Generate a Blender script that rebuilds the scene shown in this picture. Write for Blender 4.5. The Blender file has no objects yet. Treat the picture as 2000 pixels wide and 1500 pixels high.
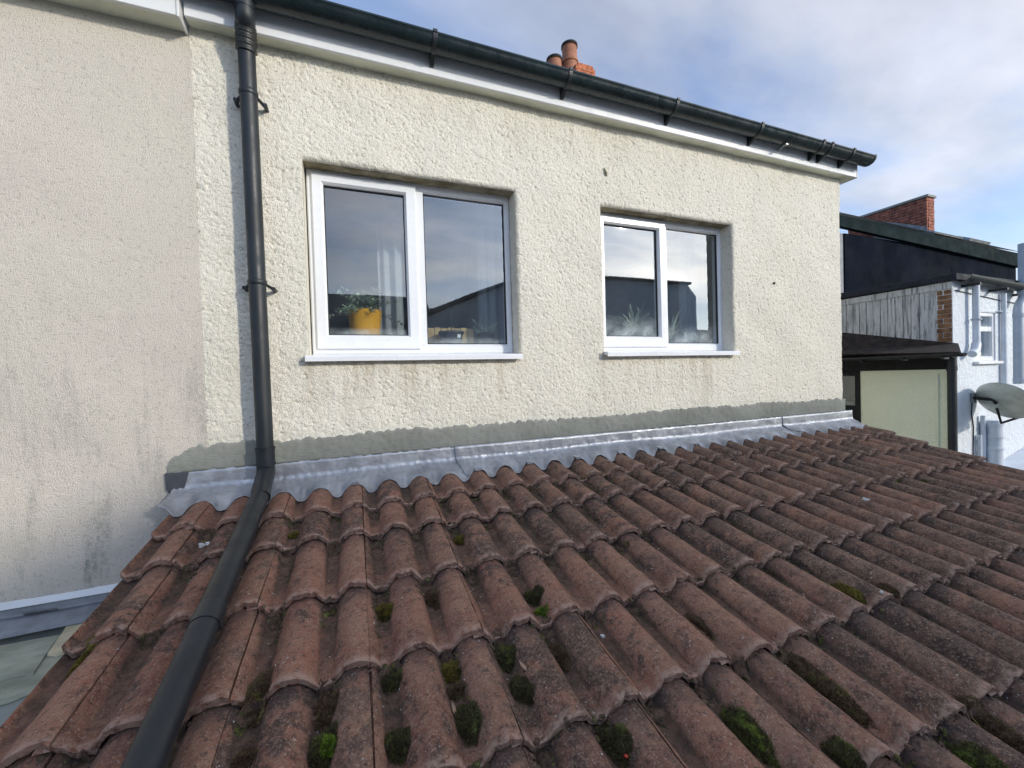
import bpy, math, random
import numpy as np
from mathutils import Matrix, Vector

rnd = random.Random(7)
C = bpy.context.scene.collection
SC = bpy.context.scene

# ------------------------------------------------------------------ camera, sky, sun, exposure
XR = Vector((0.93237973, -0.03437978, 0.35984173))     # world X, Y (into the wall), Z seen in camera axes (right, down, forward)
YR = Vector((-0.36023448, -0.005794, 0.9328438))
ZR = Vector((-0.02998605, -0.99939205, -0.01778699))
cam_d = bpy.data.cameras.new('camera')
cam = bpy.data.objects.new('camera', cam_d)
C.objects.link(cam)
right = Vector((XR[0], YR[0], ZR[0])); down = Vector((XR[1], YR[1], ZR[1])); fwd = Vector((XR[2], YR[2], ZR[2]))
m = Matrix((right, -down, -fwd)).transposed().to_4x4()
cam.matrix_world = m
cam_d.sensor_width = 36.0
cam_d.lens = 36.0 * 785.0 / 2000.0
cam_d.clip_start = 0.02
cam_d.clip_end = 2000.0
SC.camera = cam

SUN = Vector((0.76, -1.0, 0.47)).normalized()
elev = math.asin(SUN.z)
azim = math.atan2(SUN.x, SUN.y)                 # clockwise from +Y
world = bpy.data.worlds.new('World')
SC.world = world
world.use_nodes = True
wt = world.node_tree
for n in list(wt.nodes): wt.nodes.remove(n)
def WN(t, **k):
    n = wt.nodes.new(t)
    for a, b in k.items(): setattr(n, a, b)
    return n
wo = WN('ShaderNodeOutputWorld'); bg = WN('ShaderNodeBackground')
sky = WN('ShaderNodeTexSky', sky_type='NISHITA', sun_disc=False)
sky.sun_elevation = elev; sky.sun_rotation = azim
sky.air_density = 1.0; sky.dust_density = 0.3; sky.ozone_density = 1.3
tc = WN('ShaderNodeTexCoord')
sep = WN('ShaderNodeSeparateXYZ'); wt.links.new(tc.outputs['Generated'], sep.inputs[0])
def wmath(op, a, b=None, clamp=False):
    n = WN('ShaderNodeMath', operation=op); n.use_clamp = clamp
    for i, v in enumerate((a, b)):
        if v is None: continue
        if isinstance(v, (int, float)): n.inputs[i].default_value = v
        else: wt.links.new(v, n.inputs[i])
    return n.outputs[0]
zz = wmath('ADD', wmath('MAXIMUM', sep.outputs[2], 0.0), 0.22)
cx = wmath('DIVIDE', sep.outputs[0], zz); cy = wmath('DIVIDE', sep.outputs[1], zz)
comb = WN('ShaderNodeCombineXYZ')
wt.links.new(cx, comb.inputs[0]); wt.links.new(cy, comb.inputs[1])
mp = WN('ShaderNodeMapping'); mp.inputs['Rotation'].default_value = (0, 0, 0.5); mp.inputs['Scale'].default_value = (0.55, 1.0, 1); mp.inputs['Location'].default_value = (7.695, 5.92, 1.84)
wt.links.new(comb.outputs[0], mp.inputs[0])
n1 = WN('ShaderNodeTexNoise'); n1.inputs['Scale'].default_value = 1.05; n1.inputs['Detail'].default_value = 7; n1.inputs['Roughness'].default_value = 0.55; n1.inputs['Distortion'].default_value = 0.35
wt.links.new(mp.outputs[0], n1.inputs[0])
r1 = WN('ShaderNodeValToRGB'); r1.color_ramp.elements[0].position = 0.38; r1.color_ramp.elements[1].position = 0.62
r1.color_ramp.interpolation = 'EASE'
wt.links.new(n1.outputs[0], r1.inputs[0])
n2 = WN('ShaderNodeTexNoise'); n2.inputs['Scale'].default_value = 2.6; n2.inputs['Detail'].default_value = 5; n2.inputs['Roughness'].default_value = 0.6
wt.links.new(mp.outputs[0], n2.inputs[0])
# cloud brightness: forward scattering towards the sun, thicker cloud greyer
dotn = WN('ShaderNodeVectorMath', operation='DOT_PRODUCT'); wt.links.new(tc.outputs['Generated'], dotn.inputs[0]); dotn.inputs[1].default_value = SUN
fsc = wmath('POWER', wmath('MAXIMUM', dotn.outputs['Value'], 0.0), 8.0)
thick = WN('ShaderNodeMapRange'); wt.links.new(n2.outputs[0], thick.inputs[0])
thick.inputs[1].default_value = 0.35; thick.inputs[2].default_value = 0.68; thick.inputs[3].default_value = 1.12; thick.inputs[4].default_value = 0.74
cb = wmath('MULTIPLY', wmath('ADD', wmath('MULTIPLY', fsc, 5.5), 1.0), thick.outputs[0])
side = WN('ShaderNodeMapRange'); wt.links.new(dotn.outputs['Value'], side.inputs[0]); side.inputs[1].default_value = -0.6; side.inputs[2].default_value = 0.7
tint = WN('ShaderNodeMix', data_type='RGBA'); wt.links.new(side.outputs[0], tint.inputs[0]); tint.inputs[6].default_value = (1.95, 2.75, 4.45, 1); tint.inputs[7].default_value = (7.2, 6.7, 6.0, 1)   # cloud is bluer away from the sun
cloudc = WN('ShaderNodeVectorMath', operation='SCALE'); wt.links.new(tint.outputs[2], cloudc.inputs[0])
wt.links.new(cb, cloudc.inputs['Scale'])
skyb = WN('ShaderNodeVectorMath', operation='MULTIPLY'); wt.links.new(sky.outputs[0], skyb.inputs[0]); skyb.inputs[1].default_value = (1.15, 1.40, 1.75)
mixc = WN('ShaderNodeMix', data_type='RGBA')
cf = wmath('MINIMUM', 1.0, wmath('ADD', wmath('MULTIPLY', r1.outputs[0], 0.56), wmath('ADD', wmath('MULTIPLY', wmath('POWER', wmath('SUBTRACT', 1.0, wmath('MAXIMUM', sep.outputs[2], 0.0)), 5.0), 0.22), 0.14)))
wt.links.new(cf, mixc.inputs[0]); wt.links.new(skyb.outputs[0], mixc.inputs[6]); wt.links.new(cloudc.outputs[0], mixc.inputs[7])
wt.links.new(mixc.outputs[2], bg.inputs[0])
bg.inputs[1].default_value = 0.15
wt.links.new(bg.outputs[0], wo.inputs[0])

sun_d = bpy.data.lights.new('sun', 'SUN'); sun_d.energy = 2.3; sun_d.angle = math.radians(2.6); sun_d.color = (1.0, 0.93, 0.80)
sun = bpy.data.objects.new('sun', sun_d); C.objects.link(sun)
sun.rotation_euler = SUN.to_track_quat('Z', 'Y').to_euler()
sun.location = (5, -6, 6)
SC.view_settings.view_transform = 'Standard'; SC.view_settings.look = 'None'
SC.view_settings.exposure = 0.08; SC.view_settings.gamma = 1.0
SC.view_settings.use_curve_mapping = False
SC.cycles.max_bounces = 8; SC.cycles.transparent_max_bounces = 12

# ------------------------------------------------------------------ material helper
class M:
    def __init__(s, name):
        s.m = bpy.data.materials.new(name); s.m.use_nodes = True
        s.t = s.m.node_tree; s.b = s.t.nodes['Principled BSDF']; s.o = s.t.nodes['Material Output']
        s.tc = s.t.nodes.new('ShaderNodeTexCoord')
    def n(s, t, **k):
        x = s.t.nodes.new(t)
        for a, b in k.items(): setattr(x, a, b)
        return x
    def l(s, a, b): s.t.links.new(a, b)
    def put(s, sock, v):
        if v is None: return
        if hasattr(v, 'is_output'): s.l(v, sock)
        else: sock.default_value = v
    def obj(s, scale=(1, 1, 1), rand=False, rot=(0, 0, 0)):
        mp = s.n('ShaderNodeMapping'); mp.inputs['Scale'].default_value = scale; mp.inputs['Rotation'].default_value = rot
        s.l(s.tc.outputs['Object'], mp.inputs[0])
        if rand:
            oi = s.n('ShaderNodeObjectInfo')
            v = s.n('ShaderNodeVectorMath', operation='SCALE'); v.inputs[0].default_value = (37, 91, 53)
            s.l(oi.outputs['Random'], v.inputs['Scale']); s.l(v.outputs[0], mp.inputs['Location'])
        return mp.outputs[0]
    def rand(s): return s.n('ShaderNodeObjectInfo').outputs['Random']
    def noise(s, vec, scale, detail=4, rough=.55, dist=0.0):
        x = s.n('ShaderNodeTexNoise'); x.inputs['Scale'].default_value = scale; x.inputs['Detail'].default_value = detail
        x.inputs['Roughness'].default_value = rough; x.inputs['Distortion'].default_value = dist
        s.l(vec, x.inputs[0]); return x.outputs[0]
    def voro(s, vec, scale, feature='F1', out='Distance'):
        x = s.n('ShaderNodeTexVoronoi', feature=feature); x.inputs['Scale'].default_value = scale
        s.l(vec, x.inputs[0]); return x.outputs[out]
    def ramp(s, v, a, b, lo=0.0, hi=1.0):
        x = s.n('ShaderNodeMapRange'); x.interpolation_type = 'SMOOTHSTEP'
        s.put(x.inputs[0], v)
        for i, q in enumerate((a, b, lo, hi)): x.inputs[i + 1].default_value = q
        return x.outputs[0]
    def math(s, op, a, b=None):
        x = s.n('ShaderNodeMath', operation=op); s.put(x.inputs[0], a)
        if b is not None: s.put(x.inputs[1], b)
        return x.outputs[0]
    def mix(s, f, a, b, mode='MIX'):
        x = s.n('ShaderNodeMix', data_type='RGBA', blend_type=mode)
        s.put(x.inputs[0], f)
        for i, q in ((6, a), (7, b)):
            if isinstance(q, tuple) and len(q) == 3: q = q + (1,)
            s.put(x.inputs[i], q)
        return x.outputs[2]
    def bump(s, h, dist, strength=1.0, prev=None):
        x = s.n('ShaderNodeBump'); x.inputs['Distance'].default_value = dist; x.inputs['Strength'].default_value = strength
        s.l(h, x.inputs['Height'])
        if prev is not None: s.l(prev, x.inputs['Normal'])
        return x.outputs[0]
    def xyz(s, vec=None):
        x = s.n('ShaderNodeSeparateXYZ'); s.l(vec or s.tc.outputs['Object'], x.inputs[0]); return x.outputs
    def fin(s, col=None, rough=None, metal=None, normal=None, spec=None):
        if isinstance(col, tuple) and len(col) == 3: col = col + (1,)
        s.put(s.b.inputs['Base Color'], col); s.put(s.b.inputs['Roughness'], rough); s.put(s.b.inputs['Metallic'], metal)
        s.put(s.b.inputs['Normal'], normal)
        if spec is not None: s.b.inputs['Specular IOR Level'].default_value = spec
        return s.m

MAT = {}
def simple(name, col, rough=.5, metal=0.0, var=.25, scale=8., bump=0.0, bscale=60., spec=None, stretch=(1, 1, 1)):
    k = M(name); v = k.obj(stretch, rand=True)
    nz = k.noise(v, scale, 5, .6)
    dark = tuple(c * (1 - var) for c in col); lite = tuple(min(1, c * (1 + var)) for c in col)
    c = k.mix(k.ramp(nz, .3, .7), dark, lite)
    nb = k.bump(k.noise(v, bscale, 4, .6), bump) if bump else None
    r = k.ramp(k.noise(v, scale * 2.3, 3), .3, .7, max(0.02, rough - .08), min(1, rough + .08))
    MAT[name] = k.fin(c, r, metal, nb, spec)
    return MAT[name]

# roughcast, hand painted cream
def mat_render(name, c1, c2, stain, fine, low, zlo, zhi, streak):
    k = M(name); v = k.obj()
    big = k.noise(v, .9, 4, .6); mid = k.noise(v, 6, 4, .6)
    c = k.mix(k.ramp(big, .3, .7), c1, c2)
    c = k.mix(k.math('MULTIPLY', k.ramp(mid, .5, .8), .15), c, stain)
    # rain streaks and algae that grow from the foot of the wall
    sv = k.obj((8, 8, 1.5)); st = k.noise(sv, 1.0, 6, .7, .5); st2 = k.noise(k.obj((26, 26, 2.2)), 1.0, 4, .7)
    z = k.xyz()[2]
    zm = k.ramp(z, zhi, zlo)
    sm = k.math('MULTIPLY', k.math('MULTIPLY', k.ramp(st, .46, .66), k.ramp(st2, .35, .65)), k.math('MULTIPLY', zm, streak))
    sm = k.math('MULTIPLY', sm, k.ramp(k.noise(v, 75, 4, .75), .42, .58, .25, 1.0))
    c = k.mix(sm, c, low)
    # dark specks at random; drips under the two sills
    if name == 'roughcast_cream':
        xx = k.xyz()[0]; dr = None
        for a_, b_ in ((-.24, .92), (1.44, 2.62)):
            mk = k.math('MULTIPLY', k.ramp(xx, a_ - .03, a_ + .03), k.ramp(xx, b_ + .03, b_ - .03)); dr = mk if dr is None else k.math('ADD', dr, mk)
        zz2 = k.math('MULTIPLY', k.ramp(z, -.28, .09), k.ramp(z, .16, .12))
        dn = k.ramp(k.noise(k.obj((16, 16, 1.6)), 1.0, 4, .7), .42, .75)
        c = k.mix(k.math('MULTIPLY', k.math('MULTIPLY', dr, zz2), k.math('MULTIPLY', dn, .55)), c, (.42, .33, .22))
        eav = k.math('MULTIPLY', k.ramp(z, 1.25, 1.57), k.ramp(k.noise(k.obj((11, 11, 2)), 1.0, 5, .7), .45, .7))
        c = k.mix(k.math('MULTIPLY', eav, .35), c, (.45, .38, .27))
    speck = k.noise(v, 85, 3, .7)
    c = k.mix(k.math('MULTIPLY', k.ramp(speck, .56, .64), .7), c, stain)
    nb = k.bump(k.noise(v, fine, 4, .65), .0035 if fine > 70 else .014)
    nb = k.bump(k.voro(v, fine * 1.5), .0022, 1, nb)
    nb = k.bump(k.noise(v, fine * 3.3, 3, .6), .0012, 1, nb)
    MAT[name] = k.fin(c, .88, 0, nb, .25)
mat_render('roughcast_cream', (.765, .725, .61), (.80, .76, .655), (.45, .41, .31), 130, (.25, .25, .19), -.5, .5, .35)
mat_render('render_pinkish', (.69, .62, .54), (.70, .65, .55), (.47, .44, .37), 170, (.17, .18, .16), -1.0, .75, 1.0)
mat_render('roughcast_white', (.72, .76, .80), (.78, .82, .86), (.50, .54, .58), 26, (.30, .33, .33), -1.5, 0.6, .5)
mat_render('roughcast_green', (.83, .86, .66), (.87, .90, .70), (.70, .72, .50), 26, (.35, .36, .24), -1.5, -.2, .5)

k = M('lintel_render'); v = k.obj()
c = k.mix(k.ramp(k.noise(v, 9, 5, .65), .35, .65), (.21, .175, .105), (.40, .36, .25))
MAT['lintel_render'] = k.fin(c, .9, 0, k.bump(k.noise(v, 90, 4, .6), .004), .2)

k = M('mortar_grey'); v = k.obj()
c = k.mix(k.ramp(k.noise(v, 4, 5, .6), .3, .7), (.225, .23, .195), (.30, .305, .265))
c = k.mix(k.math('MULTIPLY', k.ramp(k.noise(v, 45, 3, .6), .55, .75), .4), c, (.13, .14, .105))
MAT['mortar_grey'] = k.fin(c, .85, 0, k.bump(k.noise(k.obj((1, 1, 3)), 50, 5, .6), .003), .25)

k = M('lead'); v = k.obj()
c = k.mix(k.ramp(k.noise(v, 7, 6, .65), .3, .7), (.34, .35, .365), (.54, .55, .56))
c = k.mix(k.math('MULTIPLY', k.ramp(k.noise(v, 26, 4, .7), .58, .75), .5), c, (.15, .165, .18))
r = k.ramp(k.noise(v, 13, 5, .6), .3, .7, .32, .55)
MAT['lead'] = k.fin(c, r, .55, k.bump(k.noise(v, 11, 4, .5), .010))
simple('lead_old', (.23, .24, .25), .6, .0, .25, 9, .002, 30)

# concrete roof tile: pigmented face worn to sand, lichen, dirt and painted shade in the pans
def mat_tile():
    k = M('tile_concrete'); v = k.obj((1, 1, 1), rand=True); rv = k.rand()
    xs = k.xyz()
    big = k.noise(v, 7, 4, .6); mid = k.noise(v, 62, 6, .8); fin = k.noise(v, 190, 4, .75); grit = k.noise(v, 520, 2, .6)
    a = k.mix(rv, (.105, .058, .038), (.32, .140, .085))
    b = k.mix(k.math('FRACT', k.math('MULTIPLY', rv, 7.3)), (.085, .057, .042), (.26, .155, .098))
    c = k.mix(k.ramp(big, .32, .68), a, b)
    pat = k.math('ADD', k.noise(v, 16, 5, .65, .4), k.math('MULTIPLY', k.math('SUBTRACT', k.math('FRACT', k.math('MULTIPLY', rv, 13.7)), .5), .22))
    lx = k.xyz(k.n('ShaderNodeObjectInfo').outputs['Location'])[0]
    c = k.mix(k.math('MULTIPLY', k.ramp(lx, 1.9, -.6), .40), c, (.31, .105, .068))          # the left end of the roof is a redder batch
    c = k.mix(k.math('MULTIPLY', k.ramp(lx, .3, 3.4), .45), c, (.090, .058, .042))
    c = k.mix(k.math('MULTIPLY', k.ramp(pat, .51, .66), .70), c, (.33, .160, .100))          # salmon where the face has worn
    c = k.mix(k.math('MULTIPLY', k.ramp(pat, .49, .38), .85), c, (.050, .035, .029))
    roll = k.math('MULTIPLY', k.ramp(xs[0], .19, .225), k.ramp(k.noise(v, 10, 3, .6), .35, .6))
    c = k.mix(k.math('MULTIPLY', roll, .28), c, (.36, .21, .135))
    c = k.mix(k.math('MULTIPLY', k.ramp(mid, .43, .68), .62), c, (.36, .225, .15))
    c = k.mix(k.math('MULTIPLY', k.ramp(k.noise(v, 60, 6, .85), .52, .61), .72), c, (.052, .040, .033))
    c = k.mix(k.math('MULTIPLY', k.ramp(fin, .54, .66), .7), c, (.50, .36, .28))
    c = k.mix(k.math('MULTIPLY', k.ramp(grit, .62, .74), .5), c, (.50, .42, .37))
    # silt in the pans (low profile), deepened with painted channel shade
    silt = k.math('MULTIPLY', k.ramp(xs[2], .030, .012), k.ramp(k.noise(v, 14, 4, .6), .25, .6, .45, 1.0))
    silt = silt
    silt_shade = k.mix(k.ramp(k.noise(v, 55, 4, .7), .35, .7), (.052, .039, .030), (.135, .092, .066))
    c = k.mix(k.math('MULTIPLY', silt, .85), c, silt_shade)
    # worn, paler nose of each tile
    nose = k.math('MULTIPLY', k.ramp(xs[1], .030, .004), k.ramp(k.noise(v, 60, 3, .6), .35, .6))
    c = k.mix(k.math('MULTIPLY', nose, .8), c, (.46, .31, .235))
    # darker band just below the nose of the tile above
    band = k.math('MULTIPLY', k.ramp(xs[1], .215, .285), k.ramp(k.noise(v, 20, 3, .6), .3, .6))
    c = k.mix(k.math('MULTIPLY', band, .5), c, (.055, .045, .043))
    # pale lichen dots
    vo = k.voro(v, 46); pick = k.noise(v, 9, 2, .5)
    c = k.mix(k.math('MULTIPLY', k.math('MULTIPLY', k.ramp(vo, .16, .08), k.ramp(pick, .55, .63)), .75), c, (.50, .48, .42))
    nb = k.bump(k.noise(v, 30, 5, .65), .007)
    nb = k.bump(fin, .0022, 1, nb)
    nb = k.bump(grit, .0012, 1, nb)
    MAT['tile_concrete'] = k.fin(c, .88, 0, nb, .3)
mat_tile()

def mat_moss(name, c1, c2, c3):
    k = M(name); v = k.obj(rand=True)
    c = k.mix(k.ramp(k.noise(v, 45, 4, .7), .38, .62), c1, c2)
    c = k.mix(k.ramp(k.noise(v, 28, 3, .6), .54, .66), c, c3)
    c = k.mix(k.math('MULTIPLY', k.ramp(k.noise(v, 300, 2, .6), .55, .7), .6), c, (.30, .26, .14))
    MAT[name] = k.fin(c, .95, 0, None, .15)
mat_moss('moss_dark', (.060, .045, .026), (.10, .095, .035), (.15, .165, .045))
mat_moss('moss_yellow', (.085, .070, .022), (.24, .20, .035), (.15, .09, .03))
mat_moss('moss_brown', (.085, .050, .030), (.16, .105, .060), (.17, .15, .05))
mat_moss('moss_bright', (.065, .055, .025), (.12, .14, .035), (.22, .28, .045))
mat_moss('moss_vivid', (.10, .15, .02), (.20, .30, .03), (.28, .36, .05))
simple('silt', (.115, .072, .046), .95, 0, .5, 40, .002, 200)
simple('upvc', (.80, .81, .82), .28, 0, .03, 3)
simple('upvc_dirty', (.72, .73, .72), .38, 0, .10, 3)
simple('soffit_cream', (.74, .76, .62), .5, 0, .18, 3)
simple('gasket', (.012, .012, .014), .5, 0, .1)
simple('plastic_black', (.014, .018, .022), .48, 0, .25, 6)
simple('gutter_green', (.010, .020, .022), .30, 0, .25, 6)
simple('tape_dark', (.020, .022, .020), .42, 0, .4, 20, .004, 40)
simple('metal_grey', (.30, .32, .33), .45, .8, .2)
simple('slate_green', (.31, .32, .24), .8, 0, .3, 5, .006, 14, stretch=(1, 3, 1))
simple('slate_tan', (.46, .40, .26), .8, 0, .3, 5, .006, 14, stretch=(1, 3, 1))
simple('slate_grey', (.24, .26, .235), .7, 0, .15, 4, .003, 20)
simple('slate_roof', (.075, .08, .09), .6, 0, .3, 5, .004, 30)
simple('brick_orange', (.42, .135, .062), .85, 0, .35, 18, .003, 90)
simple('brick_red', (.28, .095, .060), .85, 0, .45, 10, .003, 90)
simple('brick_brown', (.235, .125, .065), .9, 0, .45, 12, .004, 90)
simple('mortar_dark', (.13, .10, .085), .9, 0, .3, 18, .003, 90)
simple('terracotta', (.30, .125, .070), .75, 0, .25, 6, .001, 80)
simple('dark_opening', (.01, .01, .012), .9, 0, .1)
simple('navy_cladding', (.0035, .006, .013), .85, 0, .3, 1.2, .004, 8, .04)
simple('fascia_green', (.007, .016, .018), .8, 0, .25, 3, spec=.06)
simple('felt_dark', (.014, .017, .027), .8, 0, .35, 7, .004, 60)
simple('felt_brown', (.032, .023, .019), .9, 0, .5, 14, .006, 70)
simple('timber_black', (.010, .010, .011), .85, 0, .3, 8, .002, 40)
simple('concrete', (.26, .255, .24), .9, 0, .25, 2, .004, 60)
simple('room_wall', (.30, .31, .32), .9, 0, .08)
simple('room_floor', (.16, .12, .09), .8, 0, .2)
simple('curtain', (.33, .35, .36), .9, 0, .08)
simple('pot_yellow', (.90, .44, .02), .45, 0, .1)
simple('pot_black', (.03, .035, .045), .5, 0, .2)
simple('leaf_grey', (.30, .38, .27), .6, 0, .5, 20)
simple('leaf_pale', (.58, .64, .46), .6, 0, .35, 20)
simple('leaf_dry', (.34, .22, .14), .8, 0, .3, 30)
simple('wood_pale', (.52, .36, .15), .6, 0, .25, 12)
simple('berry_red', (.55, .06, .03), .4, 0, .2)
simple('stone_white', (.62, .62, .58), .8, 0, .3, 40)
simple('dish_grey', (.44, .47, .43), .5, .1, .18, 5)
simple('pipe_white', (.62, .67, .74), .45, 0, .1, 5)
simple('pipe_grey', (.40, .46, .53), .45, 0, .1, 5)
simple('hedge', (.055, .07, .045), .9, 0, .6, 3, .05, 6)

k = M('peeling_paint'); v = k.obj((1, 14, 1.1), rand=True)
f = k.ramp(k.noise(v, 4, 6, .8), .50, .66)
c = k.mix(f, (.60, .62, .63), (.13, .13, .13)); c = k.mix(k.math('MULTIPLY', k.ramp(k.noise(v, 2, 4, .6), .4, .7), .45), c, (.22, .24, .25))
MAT['peeling_paint'] = k.fin(c, .75, 0, k.bump(f, .002))

# glass: clear pane that mirrors the sky, misted towards its foot
def mat_glass(name, mist, refl=2.6):
    k = M(name); t = k.t
    fr = k.n('ShaderNodeFresnel'); fr.inputs[0].default_value = 1.52
    geo = k.n('ShaderNodeNewGeometry')
    fac = k.math('MULTIPLY', k.math('MINIMUM', k.math('ADD', k.math('MULTIPLY', fr.outputs[0], refl), .05), 1.0), k.math('SUBTRACT', 1.0, geo.outputs['Backfacing']))
    tr = k.n('ShaderNodeBsdfTransparent'); tr.inputs[0].default_value = (.92, .95, .96, 1)
    gl = k.n('ShaderNodeBsdfGlossy'); gl.inputs['Roughness'].default_value = 0.015; gl.inputs[0].default_value = (.92, .96, 1, 1)
    v = k.obj(); nb = k.bump(k.noise(v, 1.6, 1, .3), .0016); k.l(nb, gl.inputs['Normal'])
    ms = k.n('ShaderNodeMixShader'); k.l(fac, ms.inputs[0]); k.l(tr.outputs[0], ms.inputs[1]); k.l(gl.outputs[0], ms.inputs[2])
    df = k.n('ShaderNodeBsdfDiffuse'); df.inputs[0].default_value = (.62, .68, .68, 1)
    z = k.xyz()[2]
    foot = k.math('MULTIPLY', k.ramp(z, mist, 0.0), k.ramp(k.noise(v, 9, 4, .55), .25, .8))
    film = k.math('MULTIPLY', k.ramp(k.noise(v, 3, 4, .6), .3, .8), .03)
    m2 = k.n('ShaderNodeMixShader'); k.l(k.math('ADD', k.math('MULTIPLY', foot, .5), film), m2.inputs[0]); k.l(ms.outputs[0], m2.inputs[1]); k.l(df.outputs[0], m2.inputs[2])
    k.l(m2.outputs[0], k.o.inputs[0]); t.nodes.remove(k.b)
    MAT[name] = k.m
mat_glass('glass', .055); mat_glass('glass_misted', .17)

k = M('ground_paving'); v = k.obj()
c = k.mix(k.ramp(k.noise(v, .6, 6, .6), .35, .65), (.20, .195, .18), (.12, .135, .08))
MAT['ground_paving'] = k.fin(c, .9, 0, k.bump(k.noise(v, 25, 4, .6), .01))

# ------------------------------------------------------------------ mesh helpers
class MB:
    def __init__(s): s.v = []; s.f = []
    def add(s, vs, fs):
        o = len(s.v); s.v += [tuple(p) for p in vs]; s.f += [tuple(i + o for i in f) for f in fs]; return s
    def box(s, x0, x1, y0, y1, z0, z1):
        vs = [(x, y, z) for x in (x0, x1) for y in (y0, y1) for z in (z0, z1)]
        return s.add(vs, [(0, 1, 3, 2), (4, 6, 7, 5), (0, 4, 5, 1), (2, 3, 7, 6), (0, 2, 6, 4), (1, 5, 7, 3)])
    def prism(s, poly, axis, a, b):
        # poly of (p,q): axis 0 -> (y,z), 1 -> (x,z), 2 -> (x,y)
        def P(p, t): return (t, p[0], p[1]) if axis == 0 else ((p[0], t, p[1]) if axis == 1 else (p[0], p[1], t))
        n = len(poly); vs = [P(p, a) for p in poly] + [P(p, b) for p in poly]
        fs = [tuple(range(n)), tuple(range(2 * n - 1, n - 1, -1))] + [(i, i + n, (i + 1) % n + n, (i + 1) % n) for i in range(n)]
        return s.add(vs, fs)
    def tube(s, pts, rad, seg=16, cap=True, flat=None):
        pts = [Vector(p) for p in pts]; n = len(pts)
        rads = rad if isinstance(rad, (list, tuple)) else [rad] * n
        up = None; rings = []
        for i, p in enumerate(pts):
            d = (pts[min(i + 1, n - 1)] - pts[max(i - 1, 0)]).normalized()
            if up is None:
                up = Vector((0, 0, 1)) if abs(d.z) < .9 else Vector((1, 0, 0))
            up = (up - up.dot(d) * d).normalized(); side = d.cross(up)
            rings.append([p + (up * math.cos(a) + side * math.sin(a)) * rads[i] for a in (2 * math.pi * j / seg for j in range(seg))])
        vs = [q for r in rings for q in r]; fs = []
        for i in range(n - 1):
            for j in range(seg):
                a = i * seg + j; b = i * seg + (j + 1) % seg; fs.append((a, b, b + seg, a + seg))
        if cap: fs += [tuple(range(seg - 1, -1, -1)), tuple(range((n - 1) * seg, n * seg))]
        return s.add(vs, fs)
    def lathe(s, prof, c=(0, 0, 0), seg=24):
        vs = []; n = len(prof)
        for r, z in prof:
            for j in range(seg):
                a = 2 * math.pi * j / seg; vs.append((c[0] + r * math.cos(a), c[1] + r * math.sin(a), c[2] + z))
        fs = [(i * seg + j, i * seg + (j + 1) % seg, (i + 1) * seg + (j + 1) % seg, (i + 1) * seg + j) for i in range(n - 1) for j in range(seg)]
        return s.add(vs, fs)
    def grid(s, fn, us, vs_):
        vs = [fn(u, v) for v in vs_ for u in us]; w = len(us)
        return s.add(vs, [(j * w + i, j * w + i + 1, (j + 1) * w + i + 1, (j + 1) * w + i) for j in range(len(vs_) - 1) for i in range(w - 1)])
    def mesh(s, name, mat, smooth=False, bevel=0):
        me = bpy.data.meshes.new(name); me.from_pydata(s.v, [], s.f); me.validate()
        if smooth: me.shade_smooth()
        me.materials.append(MAT[mat]); me.update()
        return me
    def build(s, name, mat, parent=None, smooth=False, bevel=0, loc=None, angle=None):
        o = link(name, s.mesh(name, mat, smooth), parent)
        if loc: o.location = loc
        if bevel:
            b = o.modifiers.new('bevel', 'BEVEL'); b.width = bevel; b.segments = 2; b.limit_method = 'ANGLE'; b.angle_limit = math.radians(40)
        if angle: autosmooth(o.data, angle)
        return o

def autosmooth(me, deg):
    import bmesh
    bm = bmesh.new(); bm.from_mesh(me); bmesh.ops.recalc_face_normals(bm, faces=bm.faces[:])
    for f in bm.faces: f.smooth = True
    for e in bm.edges:
        if len(e.link_faces) == 2 and e.calc_face_angle(0) > math.radians(deg): e.smooth = False
    bm.to_mesh(me); bm.free()

def link(name, data, parent=None):
    o = bpy.data.objects.new(name, data); C.objects.link(o)
    if parent is not None: o.parent = parent
    return o
def thing(name, label, cat, loc=(0, 0, 0), rot=(0, 0, 0), group=None):
    o = link(name, None); o.location = loc; o.rotation_euler = rot; o.empty_display_size = .1
    o['label'] = label; o['category'] = cat
    if group: o['group'] = group
    return o
def tag(o, label, cat, group=None):
    o['label'] = label; o['category'] = cat
    if group: o['group'] = group
    return o
def np_mesh(name, V, F, mat, smooth=True):
    me = bpy.data.meshes.new(name)
    V = np.asarray(V, dtype=np.float32); F = np.asarray(F, dtype=np.int32)
    me.vertices.add(len(V)); me.vertices.foreach_set('co', V.ravel())
    me.loops.add(F.size); me.loops.foreach_set('vertex_index', F.ravel())
    me.polygons.add(len(F)); me.polygons.foreach_set('loop_start', np.arange(0, F.size, F.shape[1], dtype=np.int32))
    me.polygons.foreach_set('use_smooth', np.full(len(F), smooth))
    me.materials.append(MAT[mat]); me.update(calc_edges=True); me.validate()
    return me

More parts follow.
